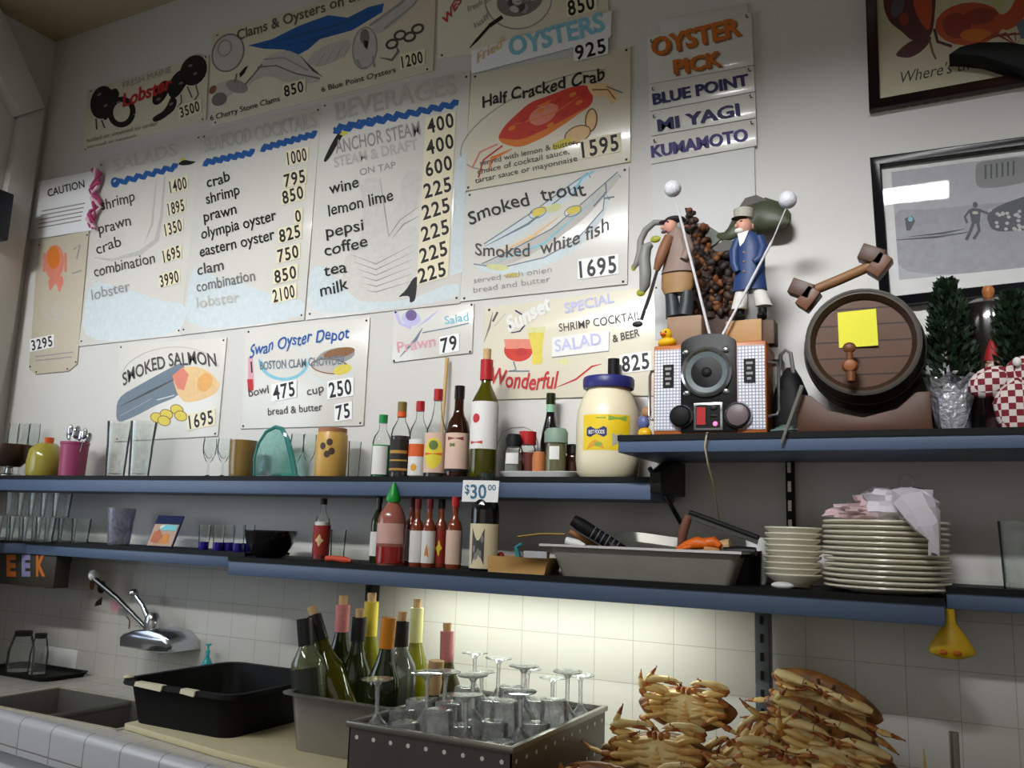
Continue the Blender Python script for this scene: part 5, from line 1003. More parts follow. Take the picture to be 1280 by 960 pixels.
# sauces
t = vessel('squeeze_bottle', 'red chilli sauce squeeze bottle with a pointed green cap', 'bottle', 487, -0.21, ZJ, 603, 36, [('body', bmat('clear_red_plastic', (196, 120, 104), .35, .15), [(0, 0), (.9, 0), (1, .04), (1, .48), (.96, .56), (.8, .64), (.6, .70), (.4, .74), (.4, .78), (0, .78)]), ('contents', B_red, [(0, .01), (1.005, .03), (1.01, .22), (.9, .24), (0, .24)]), ('cap', mat('bright_green_cap', (20, 150, 50), .35), [(0, .76), (.48, .76), (.52, .80), (.30, .90), (.08, 1), (0, 1)])], [('print', mat('faded_print', (214, 170, 160), .5), .26, .50, 1.2, 1.012)])
sauce('tall dark green bottle behind the green-capped squeeze bottle', 470, -0.13, ZJ, 618, 18, B_green, B_black, [('label', M_labelw, .1, .45, 1.2, 1.02)])
for x, y_, yt, lab, cap, gl in ((512, -.14, 622, 'hot sauce bottle half hidden right of the squeeze bottle', mat('dark_red_cap', (100, 24, 26), .4), 0), (519, -.20, 624, 'hot sauce bottle with a plain white label, left of its twin', mat('dark_red_cap', (100, 24, 26), .4), 1), (534, -.20, 624, 'hot sauce bottle with an orange figure on a white label', mat('dark_red_cap', (100, 24, 26), .4), 2), (549, -.17, 624, 'hot sauce bottle with a yellow diamond on a red label', M_black, 3), (566, -.19, 621, 'hot sauce bottle with a bright red cap and tan label', M_redp, 4)):
    t = sauce(lab, x, y_, ZJ, yt, 17 if gl != 4 else 20, bmat('amber_sauce', (150, 70, 44), .3, .12), cap, [('label', mat('red_label', (150, 40, 30), .5) if gl == 3 else (M_labelp if gl == 4 else M_labelw), .06, .53, 1.6, 1.03)], capr=.50, capz=.86, prof=[(0, 0), (.94, 0), (1, .03), (1, .54), (.8, .64), (.42, .70), (.36, .9), (0, .9)])
    R = t['r']*1.05; H1 = t['h']; m = MB()
    if gl == 2: wrap(m, [(-R*.3, H1*.16), (R*.3, H1*.14), (R*.2, H1*.24), (0, H1*.34), (-R*.2, H1*.26)], R); part('figure_print', m, mat('orange_print', (214, 140, 70), .5), t, smooth=0)
    if gl == 3: wrap(m, [(0, H1*.16), (R*.5, H1*.28), (0, H1*.40), (-R*.5, H1*.28)], R); part('yellow_diamond', m, mat('label_yellow', (226, 208, 60), .5), t, smooth=0)
# dark wine with tag
t = wine('dark wine bottle with a cream label standing in front of the upper shelf', 604, -0.235, ZJ, 592, 36, B_black, mat('black_green_capsule', (30, 44, 34), .4), .84, cork=False, bands=[('label', M_labelc, .03, .48, 1.4, 1.02)], cork_up=0.0, prof=[(0, 0), (.95, 0), (1, .02), (1, .60), (.92, .68), (.55, .78), (.42, .84), (.36, .98), (.42, .98), (.42, 1), (0, 1)])
R = t['r']*1.03; H1 = t['h']; r = random.Random(4); m = MB(); wrap(m, [(-R*.75, H1*.07), (R*.2, H1*.07), (R*.2, H1*.43), (-R*.75, H1*.43)], R, 0)
for i in range(6): cx, cy = -R*.6+r.random()*R*.7, H1*(.12+.26*r.random()); wrap(m, [(cx+R*.10*math.cos(q), cy+H1*.04*math.sin(q)) for q in [j*PI/4 for j in range(8)]], R*1.004, 1)
part('label_print', m, [mat('label_dark_grey', (70, 70, 72), .5), mat('label_mid_grey', (140, 138, 134), .5)], t, smooth=0)
q = [P(x, y, -.262) for x, y in ((579, 600), (624, 601), (622, 628), (577, 627))]; o = q[3]
t = thing('price_sign', 'small white price sign reading $30.00 hung on the dark wine bottle neck', 'sign', o); c = [(v.x-o.x, v.z-o.z) for v in q]
part('card', MB().prism(c, 0, .002), M_cardw, t)
m = MB()
def sgn_txt(s_, x0, y0, x1, h, b=.02):
    a, b_, u = P(x0, y0, -.2625)-o, P(x1, y0, -.2625)-o, P(x0, y0-h, -.2625)-P(x0, y0, -.2625)
    v, f = text_pts(s_, a, b_, u, b); m.add(v, f, 0)
sgn_txt('$', 581, 617, 587, 11); sgn_txt('30', 588, 623, 608, 17); sgn_txt('00', 610, 613, 620, 7)
part('lettering', m, mat('teal_ink', (60, 110, 140), .5), t, smooth=0)
part('string', MB().tube([Vector((c[0][0]+.03, .003, c[0][1])), Vector((c[0][0]+.035, .012, c[0][1]+.012)), Vector((c[1][0]-.03, .003, c[1][1]))], .001, 0, 5), M_dark, t)
# wooden tray with odds and ends
p = at(654, -0.215, ZJ); k = mpp(p)
t = thing('wooden_box', 'shallow tan wooden box of odds and ends beside the steel pan', 'box', p, 0.03); B = MB()
B.prism([(-38, 0), (38, 0), (43, 20), (-43, 20)], -22, -19).prism([(-38, 0), (38, 0), (43, 20), (-43, 20)], 19, 22).prism([(-38, 0), (38, 0), (38, 2), (-38, 2)], -22, 22)
B.add([(-43, -22, 20), (-38, -22, 0), (-38, 22, 0), (-43, 22, 20), (-40, -22, 20), (-35, -22, 0), (-35, 22, 0), (-40, 22, 20)], [(0, 1, 2, 3), (7, 6, 5, 4), (0, 3, 7, 4), (0, 4, 5, 1), (2, 6, 7, 3)], 0).add([(43, -22, 20), (38, -22, 0), (38, 22, 0), (43, 22, 20), (40, -22, 20), (35, -22, 0), (35, 22, 0), (40, 22, 20)], [(3, 2, 1, 0), (4, 5, 6, 7), (4, 7, 3, 0), (1, 5, 4, 0), (3, 7, 6, 2)], 0)
part('box', sc(B, k), mat('tan_wood', (200, 156, 92), .55, var=.15, scale=18), t, .0008)
zi = ZJ+.003
def odd(name, label, cat, x, Y, mb, m, dz=0.0, **kw):
    p = at(x, Y, zi+dz); return tag(part(name, sc(mb, mpp(p)), m, None, loc=p, **kw), label, cat)
odd('yellow_toy_car', 'tiny yellow and red toy in the left end of the wooden box', 'toy', 624, -.20, MB().ell((0, 0, 10), (8, 6, 10), 0).ell((4, -4, 18), (4, 4, 5), 1), [M_yellow, M_redp])
odd('teal_clip', 'teal plastic clip standing in the wooden box', 'clip', 646, -.20, MB().tube([(-3, 0, 0), (2, 0, 18), (-2, 0, 30), (6, 0, 34)], [3, 4, 3, 2], 0, 8).tube([(6, 0, 8), (12, 0, 26)], [3, 2], 1, 8), [mat('teal_plastic', (60, 140, 150), .4), mat('plum_plastic', (90, 60, 90), .4)])
odd('paper_packet', 'pale paper packet lying at the back of the wooden box', 'packet', 670, -.205, MB().box(-16, 16, -4, 4, 0, 26), mat('pale_packet', (180, 180, 186), .6), smooth=0)
a, b = P(647, 671, -.19), P(706, 668, -.16)
tag(part('wooden_ruler', MB().tube([a-a, (b-a)*.5+Vector((0, 0, .004)), b-a], .008, 0, 4, flat=.35), mat('yellow_wood', (206, 180, 96), .5), None, loc=a), 'yellow wooden spatula laid from the box to the steel pan', 'utensil')
# steel pan of tools
p = at(812, -0.165, ZJ); k = mpp(p)
t = thing('steel_pan', 'wide shallow steel pan full of kitchen tools on the lower shelf', 'pan', p, -0.0)
hz = ht(812, 686, -0.255, ZJ)/k
rg = [rrect(214, 64, 8, 0, 3), rrect(240, 84, 9, hz-3, 3), rrect(262, 96, 10, hz-1.5, 3), rrect(263, 97, 10, hz, 3), rrect(240, 84, 9, hz, 3), rrect(212, 62, 8, 2, 3)]
part('pan', sc(MB().loft(rg), k), mat('dull_pan_steel', (158, 156, 144), .45, .35, var=.15, scale=15), t)
part('rim', sc(MB().box(-131, 125, -49, -46, hz-2, hz+1), k), mat('rim_highlight', (228, 226, 226), .3, .4), t)  # paler strip along the front rim paints in the light it catches

zi = ZJ+.004
def rod(name, label, cat, p0, p1, r, m, **kw):
    a, b = P(*p0), P(*p1); n = len(r)
    return tag(part(name, MB().tube([(b-a)*(i/(n-1)) for i in range(n)], r, 0, 12, **kw), m, None, loc=a), label, cat)
o = thing('grill_brush', 'black ribbed brush handle sticking up out of the steel pan', 'brush', P(716, 650, -.20)); a = P(716, 650, -.20); b = P(800, 702, -.15)-a; m = MB()
part('handle', MB().tube([b*(i/9) for i in range(10)], [.014, .017, .017, .016, .016, .016, .015, .014, .013, .012], 0, 12), M_black, o)
for i in range(6): m.tube([b*(.30+.07*i), b*(.315+.07*i)], .0178, 0, 12)
part('grip_ribs', m, mat('grey_rubber', (110, 108, 118), .4), o)
rod('wooden_spoon', 'thin tan wooden handle behind the black brush in the pan', 'utensil', (712, 664, -.15), (770, 700, -.11), [.007, .009, .008], mat('tan_handle', (150, 104, 62), .5))
tag(part('white_tube', MB().tube([(0, 0, 0), (.03, 0, -.006), (.05, 0, -.012)], [.010, .011, .006], 0, 12), M_white, None, loc=P(708, 676, -.215)), 'little white tube lying on the left rim of the steel pan', 'tube')
pp = P(815, 688, -.15); kk = mpp(pp); Mx = Matrix.Translation((0, 0, 0)) @ Matrix.Rotation(.10, 4, 'Y') @ Matrix.Rotation(.35, 4, 'X')
tag(part('oval_dish', xf(sc(MB().loft([rrect(80, 44, 20, 0, 6), rrect(104, 62, 29, 9, 6), rrect(108, 66, 31, 9, 6), rrect(108, 66, 31, 7, 6), rrect(82, 46, 21, -2, 6)]), kk), Mx), M_steel, None, loc=pp+Vector((0, 0, .0))), 'oval steel dish propped in the pan behind the orange claw', 'dish')
o = thing('crab_claw', 'bright orange crab claw lying on the rim of the steel pan', 'claw', P(846, 686, -.225)); kk = mpp(o.location)
part('claw', sc(MB().tube([(0, 0, 0), (12, -2, 5), (26, -2, 8), (38, 0, 7)], [2, 5, 8, 6], 0, 12).tube([(34, 0, 8), (46, 2, 10), (54, 2, 5)], [6, 7, 4], 0, 12).tube([(2, -6, -1), (14, -6, 2), (24, -4, 5)], [1, 3, 3], 0, 10), kk), mat('cooked_orange', (224, 104, 24), .4, var=.2), o)
part('shell_edge', sc(MB().tube([(36, -4, 1), (48, -4, 0), (54, -2, 0)], [4, 4, 2], 0, 10), kk), mat('tan_shell', (190, 140, 90), .5), o)
o = tag(part('champagne_cork', sc(MB().lathe([(0, -9), (7, -9), (8, 0), (8, 8), (0, 8)], 0, 16), .0019), M_cork, None, loc=P(905, 683, -.20)), 'pale cork stopper at the right end of the steel pan', 'cork'); o.rotation_euler = (0, PI/2-.2, 0)
o = thing('bench_scraper', 'long grey steel scraper blade propped over the right end of the pan', 'scraper', P(862, 642, -.17)); a = P(862, 642, -.17); b = P(948, 674, -.20)-a
up = Vector((.002, -.003, .010)); dn = Vector((0, -.016, -.010))
part('blade', MB().add([Vector((0, 0, 0)), b, b+dn, dn, Vector((0, .004, 0)), b+Vector((0, .004, 0)), b+dn+Vector((0, .004, -.002)), dn+Vector((0, .004, -.002))], [(0, 1, 2, 3), (7, 6, 5, 4), (0, 4, 5, 1), (1, 5, 6, 2), (2, 6, 7, 3), (3, 7, 4, 0)]), M_steel, o)
part('spine', MB().tube([up*.3, b+up*.3], .006, 0, 8), M_black, o)
part('support', MB().tube([dn*.6, dn+Vector((-.012, 0, -.035)), dn+Vector((-.018, .005, -.075))], [.010, .012, .008], 0, 10), mat('rusty_brown', (110, 66, 50), .6), o)
rod('tongs', 'dark wire tongs lying under the steel scraper', 'tongs', (905, 690, -.21), (945, 690, -.21), [.012, .014, .010], M_dark)
p = at(932, -.15, ZJ); vessel('black_tub', 'black plastic tub behind the right end of the steel pan', 'tub', 930, -0.13, ZJ, 688, 44, [('body', M_black, [(0, 0), (.9, 0), (1, 1), (.95, 1), (.86, .06), (0, .05)])])
vessel('white_cup', 'white china cup left of the saucer stack', 'cup', 948, -0.09, ZJ, 672, 30, [('body', M_white, [(0, 0), (.6, 0), (.9, .5), (1, 1), (.94, 1), (.84, .5), (.5, .1), (0, .08)])])
# saucers
z = ZJ+.004; p0 = at(992, -0.17, ZJ); k = mpp(p0); n = 9; top = ht(992, 659, -.17, z); dz = top/(n+1.2)
first = None
for i in range(n):
    lab = 'off white saucer at the top of the smaller stack' if i == n-1 else ('off white saucer at the bottom of the smaller stack' if i == 0 else 'off white saucer inside the smaller stack, left of the dinner plates')
    loc = (p0.x+random.uniform(-.002, .002), p0.y, z+i*dz)
    if first is None:
        first = thing('saucer', lab, 'saucer', loc, group='stack of saucers'); R = 35*k
        part('dish', MB().lathe([(0, 0), (R*.55, 0), (R*.6, dz*.4), (R*.97, dz*1.75), (R, dz*2.0), (R*.99, dz*2.2), (R*.95, dz*2.15), (R*.55, dz*.75), (0, dz*.6)], 0, 40), M_china, first)
    else: dup(first, loc, label=lab)
# dinner plates
p0 = at(1108, -0.147, ZJ); k = mpp(p0); n = 13; top = ht(1108, 651, -.147, ZJ); dz = top/(n+.55); first = None
for i in range(n):
    lab = 'cream dinner plate at the top of the tall stack, under the plastic bag' if i == n-1 else ('cream dinner plate at the bottom of the tall stack' if i == 0 else 'cream dinner plate inside the tall stack')
    loc = (p0.x+random.uniform(-.003, .003), p0.y+random.uniform(-.002, .002), ZJ+.001+i*dz)
    if first is None:
        first = thing('dinner_plate', lab, 'plate', loc, group='tall stack of dinner plates'); R = 79*k*.94
        part('plate', MB().lathe([(0, 0), (R*.58, 0), (R*.62, dz*.25), (R*.98, dz*.85), (R, dz*1.05), (R*.99, dz*1.35), (R*.96, dz*1.4), (R*.62, dz*.72), (0, dz*.55)], 0, 48), M_china, first)
        part('foot_ring', MB().lathe([(R*.52, .0), (R*.57, 0), (R*.57, dz*.12), (R*.52, dz*.12)], 0, 40), mat('grey_foot', (150, 144, 130), .5), first)
    else: dup(first, loc, label=lab)
ztop = ZJ+.001+(n-1)*dz+dz*1.4
# plastic bag on the plates
r = random.Random(6); t = thing('plastic_bag', 'crumpled white and pink plastic bag on top of the dinner plates', 'bag', (p0.x+.0, p0.y-.03, ztop)); k2 = k*1.2
def crum(a=.16):
    ph = [r.random()*6 for _ in range(6)]
    return lambda p: p*(1+a*math.sin(5*p.x+ph[0])*math.sin(4*p.z+ph[1])+a*.6*math.sin(9*p.y+ph[2]+3*p.x)+(r.uniform(-a, a) if abs(p.z) < .99 else 0))
M_bag = mat('white_film', (226, 220, 228), .4, var=.04, trans=.05, bump=.3, scale=40); M_bagp = mat('pink_film', (206, 178, 180), .4, var=.3, scale=50, trans=.05)
part('bag_body', sc(MB().ell((16, 0, 17), (36, 24, 18), 0, 20, 11, fn=crum()), k2), M_bag, t, smooth=18)
part('bag_fold', sc(MB().ell((-22, 2, 9), (30, 20, 9), 0, 24, 14, fn=crum(.22)).ell((-6, 0, 20), (17, 12, 10), 0, 14, 8, fn=crum(.25)), k2), M_bagp, t, smooth=18)
part('red_print', sc(MB().ell((-6, -6, 19), (9, 7, 7), 0, 16, 10, fn=crum(.2)), k2), mat('maroon_film', (110, 56, 56), .5), t)
dr = [[(28, -26, 22), (34, -42, 16), (40, -54, 6), (46, -58, -6), (50, -58, -18), (49, -57, -32)], [19, 20, 17, 12, 8, 5]]
he = MB().tube(dr[0], dr[1], 0, 10, flat=.6); he.v = [(x+r.uniform(-2.5, 2.5), y+r.uniform(-2, 2), z+r.uniform(-2, 2)) for x, y, z in he.v]
part('hanging_end', sc(he, k2), M_bag, t, smooth=18)
part('handle_loop', sc(MB().tube([(20, 0, 26), (16, 0, 36), (18, 0, 46), (25, 0, 49), (31, 0, 44), (31, 0, 34), (28, 0, 26)], [3, 2.2, 1.8, 1.8, 1.8, 2.2, 3], 0, 8, flat=.5), k2), M_bagp, t)
odd('bone_handle', 'little white plastic piece lying in front of the saucers', 'scrap', 978, -.245, MB().ell((0, 0, 4), (14, 6, 4.5), 0), M_white, dz=-.003)
tumbler('tall clear glass at the right edge of the lower shelf', 1274, -0.11, ZR, 652, 40, None, G_clear)
# yellow toy hung under the shelf
t = thing('yellow_funnel', 'yellow rubber bell-shaped toy with two orange spots hanging under the shelf', 'toy', P(1190, 821, -.20)); k2 = mpp(t.location)
hh = (1.372-t.location.z)/k2
part('body', sc(MB().loft([[(rx*math.cos(a), ry*math.sin(a), z) for a in [i*PI/12 for i in range(24)]] for rx, ry, z in ((12, 8, -2), (25, 12, 3), (27, 13, 8), (24, 13, 14), (18, 11, 24), (11, 8, 34), (6, 6, 42), (5.5, 5.5, hh-1), (5.5, 5.5, hh))]), k2), mat('dull_yellow', (206, 166, 26), .45), t)
part('orange_spots', sc(MB().ell((-9, -11, 6), (5, 3, 3.5), 0).ell((6, -11.5, 6), (5.5, 3, 3.5), 0), k2), mat('burnt_orange', (190, 96, 30), .5), t)
# letter sign under the left return
t = thing('letter_sign', 'dark sign box with orange and blue letters under the left shelf', 'sign', (-3.25, -0.16, 1.24))
q0, q1 = P(-6, 726, -.2), P(64, 726, -.2)
part('box', MB().box(-.24, q1.x+3.25, -.03, .03, .005, .118), mat('dark_brown_box', (58, 54, 44), .6), t, .003)
for ch, x0, x1, cc in (('E', 8, 20, mat('letter_orange', (216, 120, 30), .5)), ('E', 27, 38, mat('letter_violet', (150, 146, 190), .5)), ('K', 45, 57, mat('letter_amber', (204, 110, 30), .5))):
    a, b_ = P(x0, 719, -.192)-Vector(t.location), P(x1, 719, -.192)-Vector(t.location); v, f = text_pts(ch, a, b_, P(x0, 695, -.192)-P(x0, 719, -.192), .05)
    part('letter', MB().add(v, f), cc, t, smooth=0)

# ---------------------------------------------------------------- counter, sink and what stands on it
ZC = 0.934
M_ctop = tile_mat('counter_tile', (206, 204, 196), (150, 146, 138), 0.1075, -2.62, -0.55, axes='xy', rough=.25)
M_edge = tile_mat('edge_tile', (196, 198, 202), (140, 138, 134), 0.155, -2.36, 0.70, axes='xz', rough=.2, g=.015)
def fy(x): return -0.548-(x+2.51)*0.094
xs = (-3.4, -1.30, 1.2)
SX0, SX1, SY0, SY1 = -2.70, -2.06, -0.515, -0.225
ct = thing('tiled_counter', 'white tiled counter with a rounded tile edge, along the wall', 'counter', (-1.1, -0.3, 0.0))
def lc(pts): return [(x+1.1, y+0.3) for x, y in pts]
top = MB()
top.prism(lc([(-3.52, fy(-3.53)), (SX0, fy(SX0)), (SX0, -.006), (-3.52, -.006)]), ZC-.03, ZC, axis='z')
top.prism(lc([(SX0, SY1), (SX1, SY1), (SX1, -.006), (SX0, -.006)]), ZC-.03, ZC, axis='z').prism(lc([(SX0, fy(SX0)), (SX1, fy(SX1)), (SX1, SY0), (SX0, SY0)]), ZC-.03, ZC, axis='z')
top.prism(lc([(SX1, fy(SX1)), (-1.25, fy(-1.25)), (-1.25, -.006), (SX1, -.006)]), ZC-.03, ZC, axis='z').prism(lc([(-1.25, -.76), (1.2, -.80), (1.2, -.006), (-1.25, -.006)]), ZC-.03, ZC, axis='z')
part('tile_top', top, M_ctop, ct)
ed = MB()
def edge(x0, y0, x1, y1):
    pr = [(0.0, .0), (-.012, -.003), (-.02, -.012), (-.022, -.022), (-.022, -.098), (0.012, -.098), (.012, 0)]
    ed.loft([[(x+1.1, y+.3+a, ZC+b+.001) for a, b in pr] for x, y in ((x0, y0), (x1, y1))])
edge(-3.52, fy(-3.53)+.004, -1.25, fy(-1.25)+.004); edge(-1.25, -.756, 1.2, -.796)
part('rounded_edge', ed, M_edge, ct)
part('base_cabinet', MB().prism(lc([(-3.52, fy(-3.53)+.04), (-1.25, fy(-1.25)+.04), (1.2, -.72), (1.2, -.56), (-3.52, -.40)]), .08, ZC-.10, axis='z'), mat('white_cabinet', (214, 216, 220), .4, var=.02), ct)
part('cabinet_door', MB().prism(lc([(-3.3, fy(-3.3)+.022), (-1.86, fy(-1.86)+.022), (-1.86, fy(-1.86)+.042), (-3.3, fy(-3.3)+.042)]), .14, ZC-.115, axis='z'), mat('white_cabinet', (214, 216, 220), .4, var=.02), ct, .003)
part('toe_kick', MB().prism(lc([(-3.5, fy(-3.5)+.10), (1.2, -.66), (1.2, -.6), (-3.5, -.38)]), 0, .08, axis='z'), M_dark, ct)
M_sink = mat('sink_steel', (150, 148, 142), .45, .7, var=.15, scale=10)
sk = thing('double_sink', 'double steel sink let into the tiled counter at the left', 'sink', (SX0, SY0, ZC-.19)); W_, D_ = SX1-SX0, SY1-SY0
bs = MB(); t_ = .004
for x0, x1 in ((0, W_*.52), (W_*.52+.012, W_)):
    bs.box(x0, x1, 0, D_, 0, t_).box(x0, x0+t_, 0, D_, 0, .188).box(x1-t_, x1, 0, D_, 0, .188).box(x0, x1, 0, t_, 0, .188).box(x0, x1, D_-t_, D_, 0, .188)
part('basins', bs, M_sink, sk)
part('divider', MB().box(W_*.52-.006, W_*.52+.018, 0, D_, .172, .186), M_sink, sk, .003)
part('rim', MB().box(-.010, .003, -.010, D_+.010, .189, .1925).box(W_-.003, W_+.010, -.010, D_+.010, .189, .1925).box(0, W_, -.010, .003, .189, .1925).box(0, W_, D_-.003, D_+.010, .189, .1925), mat('aged_tile_rim', (196, 190, 170), .35, var=.15), sk)
for i, xx in enumerate((W_*.26, W_*.76)): part('drain', MB().lathe([(0, .005), (.03, .005), (.035, .008), (.03, .0045)], 0, 20, c=(xx, D_/2, 0)), M_chrome, sk)
# tray with glasses behind the sink
q = PZ(42, 852, ZC)
t = thing('black_tray', 'flat black tray behind the sink at the left, holding two jars', 'tray', (q.x-.14, -.115, ZC)); part('tray', MB().loft([rrect(.36, .17, .03, 0), rrect(.38, .19, .03, .016), rrect(.36, .17, .03, .016), rrect(.35, .16, .03, .006)]), M_black, t)
for x, yt, w, lab in ((24, 788, 32, 'tall clear glass jar with a dark lid on the black tray, nearer the edge'), (46, 791, 22, 'tall clear glass jar with a dark lid on the black tray, beside the white card')):
    vessel('glass_jar', lab, 'jar', x, -.125, ZC+.007, yt, w, [('body', G_clear2, [(0, 0), (1, 0), (.98, .5), (.7, .86), (.6, .9), (0, .9)]), ('lid', M_dark, [(0, .88), (.64, .88), (.64, 1), (0, 1)])])
s = Sign('index_card', 'blank white card stuck on the tiles behind the sink', [(57, 807), (97, 813), (92, 850), (49, 846)], M_cardw, 'card', .002, .004, pins=False); s.done()
s = Sign('taped_picture', 'small taped picture with dark figures on the tiles behind the tap lever', [(113, 713), (166, 716), (160, 771), (108, 762)], mat('pale_print', (196, 190, 180), .6), 'picture', .002, .004, pins=False)
s.ell(117, 718, 6, 7, m=C_white).ell(115, 732, 3, 6, m=C_brown).ell(127, 734, 5, 8, 0.2, m=M_ink).poly([(120, 752), (128, 746), (127, 756), (118, 758)], M_ink).poly([(138, 750), (152, 752), (146, 766), (138, 764)], C_pink).poly([(148, 760), (162, 762), (158, 770), (147, 768)], C_mgrey).line([(158, 770), (162, 776), (161, 786)], 1.5, C_brown)
s.done()
# chrome tap
Yt = -.13; o = P(196, 812, -.0); o = Vector((o.x, 0, o.z)); t = thing('wall_tap', 'chrome wall tap with a wide hood and a long slanting lever above the sink', 'tap', o)
def tp(x, y, Y): v = P(x, y, Y)-o; return v
fr = [(148, 797), (152, 793), (166, 788), (185, 787), (202, 792), (213, 805), (213, 816), (196, 817), (166, 811), (148, 808)]
rings = []
for Y, sc_ in ((Yt, .86), (Yt+.006, 1.0), (-.002, 1.0)):
    c = Vector((sum(a for a, _ in fr)/len(fr), sum(b for _, b in fr)/len(fr)))
    base = [tp(c.x+(x-c.x)*sc_, c.y+(y-c.y)*sc_, Yt) for x, y in fr]; rings.append([(v.x, Y, v.z) for v in base])
part('hood', MB().loft(rings), M_chrome, t, smooth=50)
a = [tp(190, 790, -.085), tp(189, 777, -.085)]
part('valve_dome', MB().lathe([(.0, .05), (.014, .047), (.024, .034), (.027, .015), (.027, -.015)], 0, 20, c=tuple(tp(190, 784, -.085))), M_chrome, t)
part('lever', MB().tube([tp(116, 722, -.11), tp(146, 747, -.11), tp(184, 786, -.10)], [.010, .008, .007], 0, 12), mat('dull_chrome', (120, 122, 118), .25, 1.0), t)
part('lever_knob', MB().ell(tuple(tp(117, 719, -.11)), (.018, .018, .02), 0), M_white, t)
part('second_arm', MB().tube([tp(168, 742, -.09), tp(178, 756, -.09), tp(188, 778, -.085)], [.007, .008, .011], 0, 12), M_chrome, t)
part('arm_knob', MB().ell(tuple(tp(167, 742, -.09)), (.017, .017, .017), 0), M_chrome, t)
part('wall_stem', MB().tube([(tp(215, 800, -.05).x-.04, -.004, tp(215, 812, -.05).z), (tp(215, 800, -.05).x-.04, -.06, tp(215, 812, -.05).z)], .02, 0, 14), M_chrome, t)
vessel('soap_bottle', 'small teal soap pump bottle behind the black tub', 'bottle', 255, -.05, ZC, 804, 15, [('body', mat('teal_soap', (40, 160, 170), .3), [(0, 0), (1, 0), (1, .58), (.5, .72), (.3, .74), (.3, .8), (0, .8)]), ('pump', mat('teal_pump', (60, 180, 186), .35), [(0, .78), (.34, .78), (.34, .88), (.14, .9), (.14, .97), (.5, .97), (.5, 1), (0, 1)])])
# cutting board, bus tub
q = [PZ(153, 906, ZC+.018), PZ(440, 962, ZC+.018)]
t = thing('cutting_board', 'long cream cutting board under the black tub and steel pan', 'board', (-1.62, -.30, ZC)); bd = [(-2.045, -.505), (-1.62, -.575), (-1.19, -.612), (-1.19, -.08), (-2.045, -.08)]
part('board', MB().prism([(x+1.62, y+.30) for x, y in bd], .0005, .018, axis='z'), mat('cream_board_plastic', (214, 204, 166), .5, var=.08), t, .004)
t = thing('bus_tub', 'deep black plastic tub with torn white tape along its rim', 'tub', (-1.865, -.305, ZC+.0185))
rg = [rrect(.35, .36, .04, 0), rrect(.395, .40, .05, .105), rrect(.42, .425, .055, .108), rrect(.425, .43, .055, .100), rrect(.43, .435, .055, .102), rrect(.425, .43, .055, .1125), rrect(.39, .395, .05, .1125), rrect(.34, .35, .04, .005)]
part('tub', MB().loft(rg), mat('black_tub_plastic', (9, 9, 10), .6, spec=.25), t)
tpm = MB(); rz = .1135
def tape(x0, x1, y): tpm.loft([[(x0, y-.006, rz-.010), (x0, y-.003, rz+.0005), (x0, y+.016, rz+.0008), (x0, y+.018, rz-.002)], [(x1, y-.006, rz-.014), (x1, y-.003, rz+.0005), (x1, y+.014, rz+.0008), (x1, y+.016, rz-.003)]])
tape(-.13, -.03, -.217); tape(.04, .09, -.217)
part('torn_tape', tpm, mat('masking_tape', (226, 218, 190), .6, var=.06), t)
part('corner_tape', MB().ell((-.205, -.18, rz), (.014, .016, .006), 0, 10, 6), mat('masking_tape', (226, 218, 190), .6, var=.06), t)
# deep pan with bottles
t = thing('deep_pan', 'deep steel pan crowded with corked wine bottles', 'pan', (-1.345, -.325, ZC+.0185))
PW, PD, PH = .335, .31, .135
part('pan', MB().loft([rrect(PW-.03, PD-.03, .03, 0), rrect(PW, PD, .035, PH-.004), rrect(PW+.035, PD+.035, .04, PH-.003), rrect(PW+.036, PD+.036, .04, PH), rrect(PW-.002, PD-.002, .035, PH), rrect(PW-.034, PD-.034, .03, .003)]), M_steel, t)
zb = ZC+.0225
M_cap = {'black': mat('black_capsule', (22, 22, 24), .4), 'pink': mat('pink_foil', (206, 130, 130), .4, var=.25, scale=120), 'yellow': mat('yellow_foil', (206, 186, 60), .4), 'orange': mat('orange_foil', (220, 140, 24), .35), 'pale': mat('pale_yellow_foil', (206, 206, 140), .45)}
def pan_bottle(label, xpx, Y, ytop, w, g, cap, capz=.80, tilt=0.0, **kw):
    p = at(xpx, Y, zb); k = mpp(p); 
    t = wine(label, xpx, Y, zb, ytop, w, g, M_cap.get(cap), capz, **kw)
    t.rotation_euler = (0, tilt, t.rotation_euler.z*0); return t
BOT = [(0, 0), (.95, 0), (1, .02), (1, .48), (.92, .56), (.55, .68), (.42, .76), (.36, .97), (.42, .97), (.42, 1), (0, 1)]
pan_bottle('pale green wine bottle with a black neck leaning at the left of the pan', 393, -.40, 772, 44, B_pale, 'black', .78, -.20, cork=False, cork_up=0, bands=[('label', mat('dark_label', (44, 48, 40), .5), .2, .6, 1.2, 1.02)])
pan_bottle('dark olive corked wine bottle leaning far left across the pale one', 440, -.345, 745, 42, B_olive, 'black', .80, -.46, prof=BOT)
pan_bottle('corked wine bottle with a pink and white neck foil at the back left', 419, -.24, 744, 40, B_green, 'pink', .78, 0, prof=BOT)
pan_bottle('corked dark wine bottle with a plain black neck in the middle left', 438, -.30, 760, 40, B_green, 'black', .80, .02, prof=BOT)
pan_bottle('yellow-green corked wine bottle with yellow neck foil at the back', 455, -.23, 740, 40, B_yolive, 'yellow', .72, 0, prof=BOT)
pan_bottle('dark wine bottle with bright orange neck foil at the front of the pan', 470, -.41, 771, 42, B_green, 'orange', .78, .05, cork=False, cork_up=0, prof=BOT)
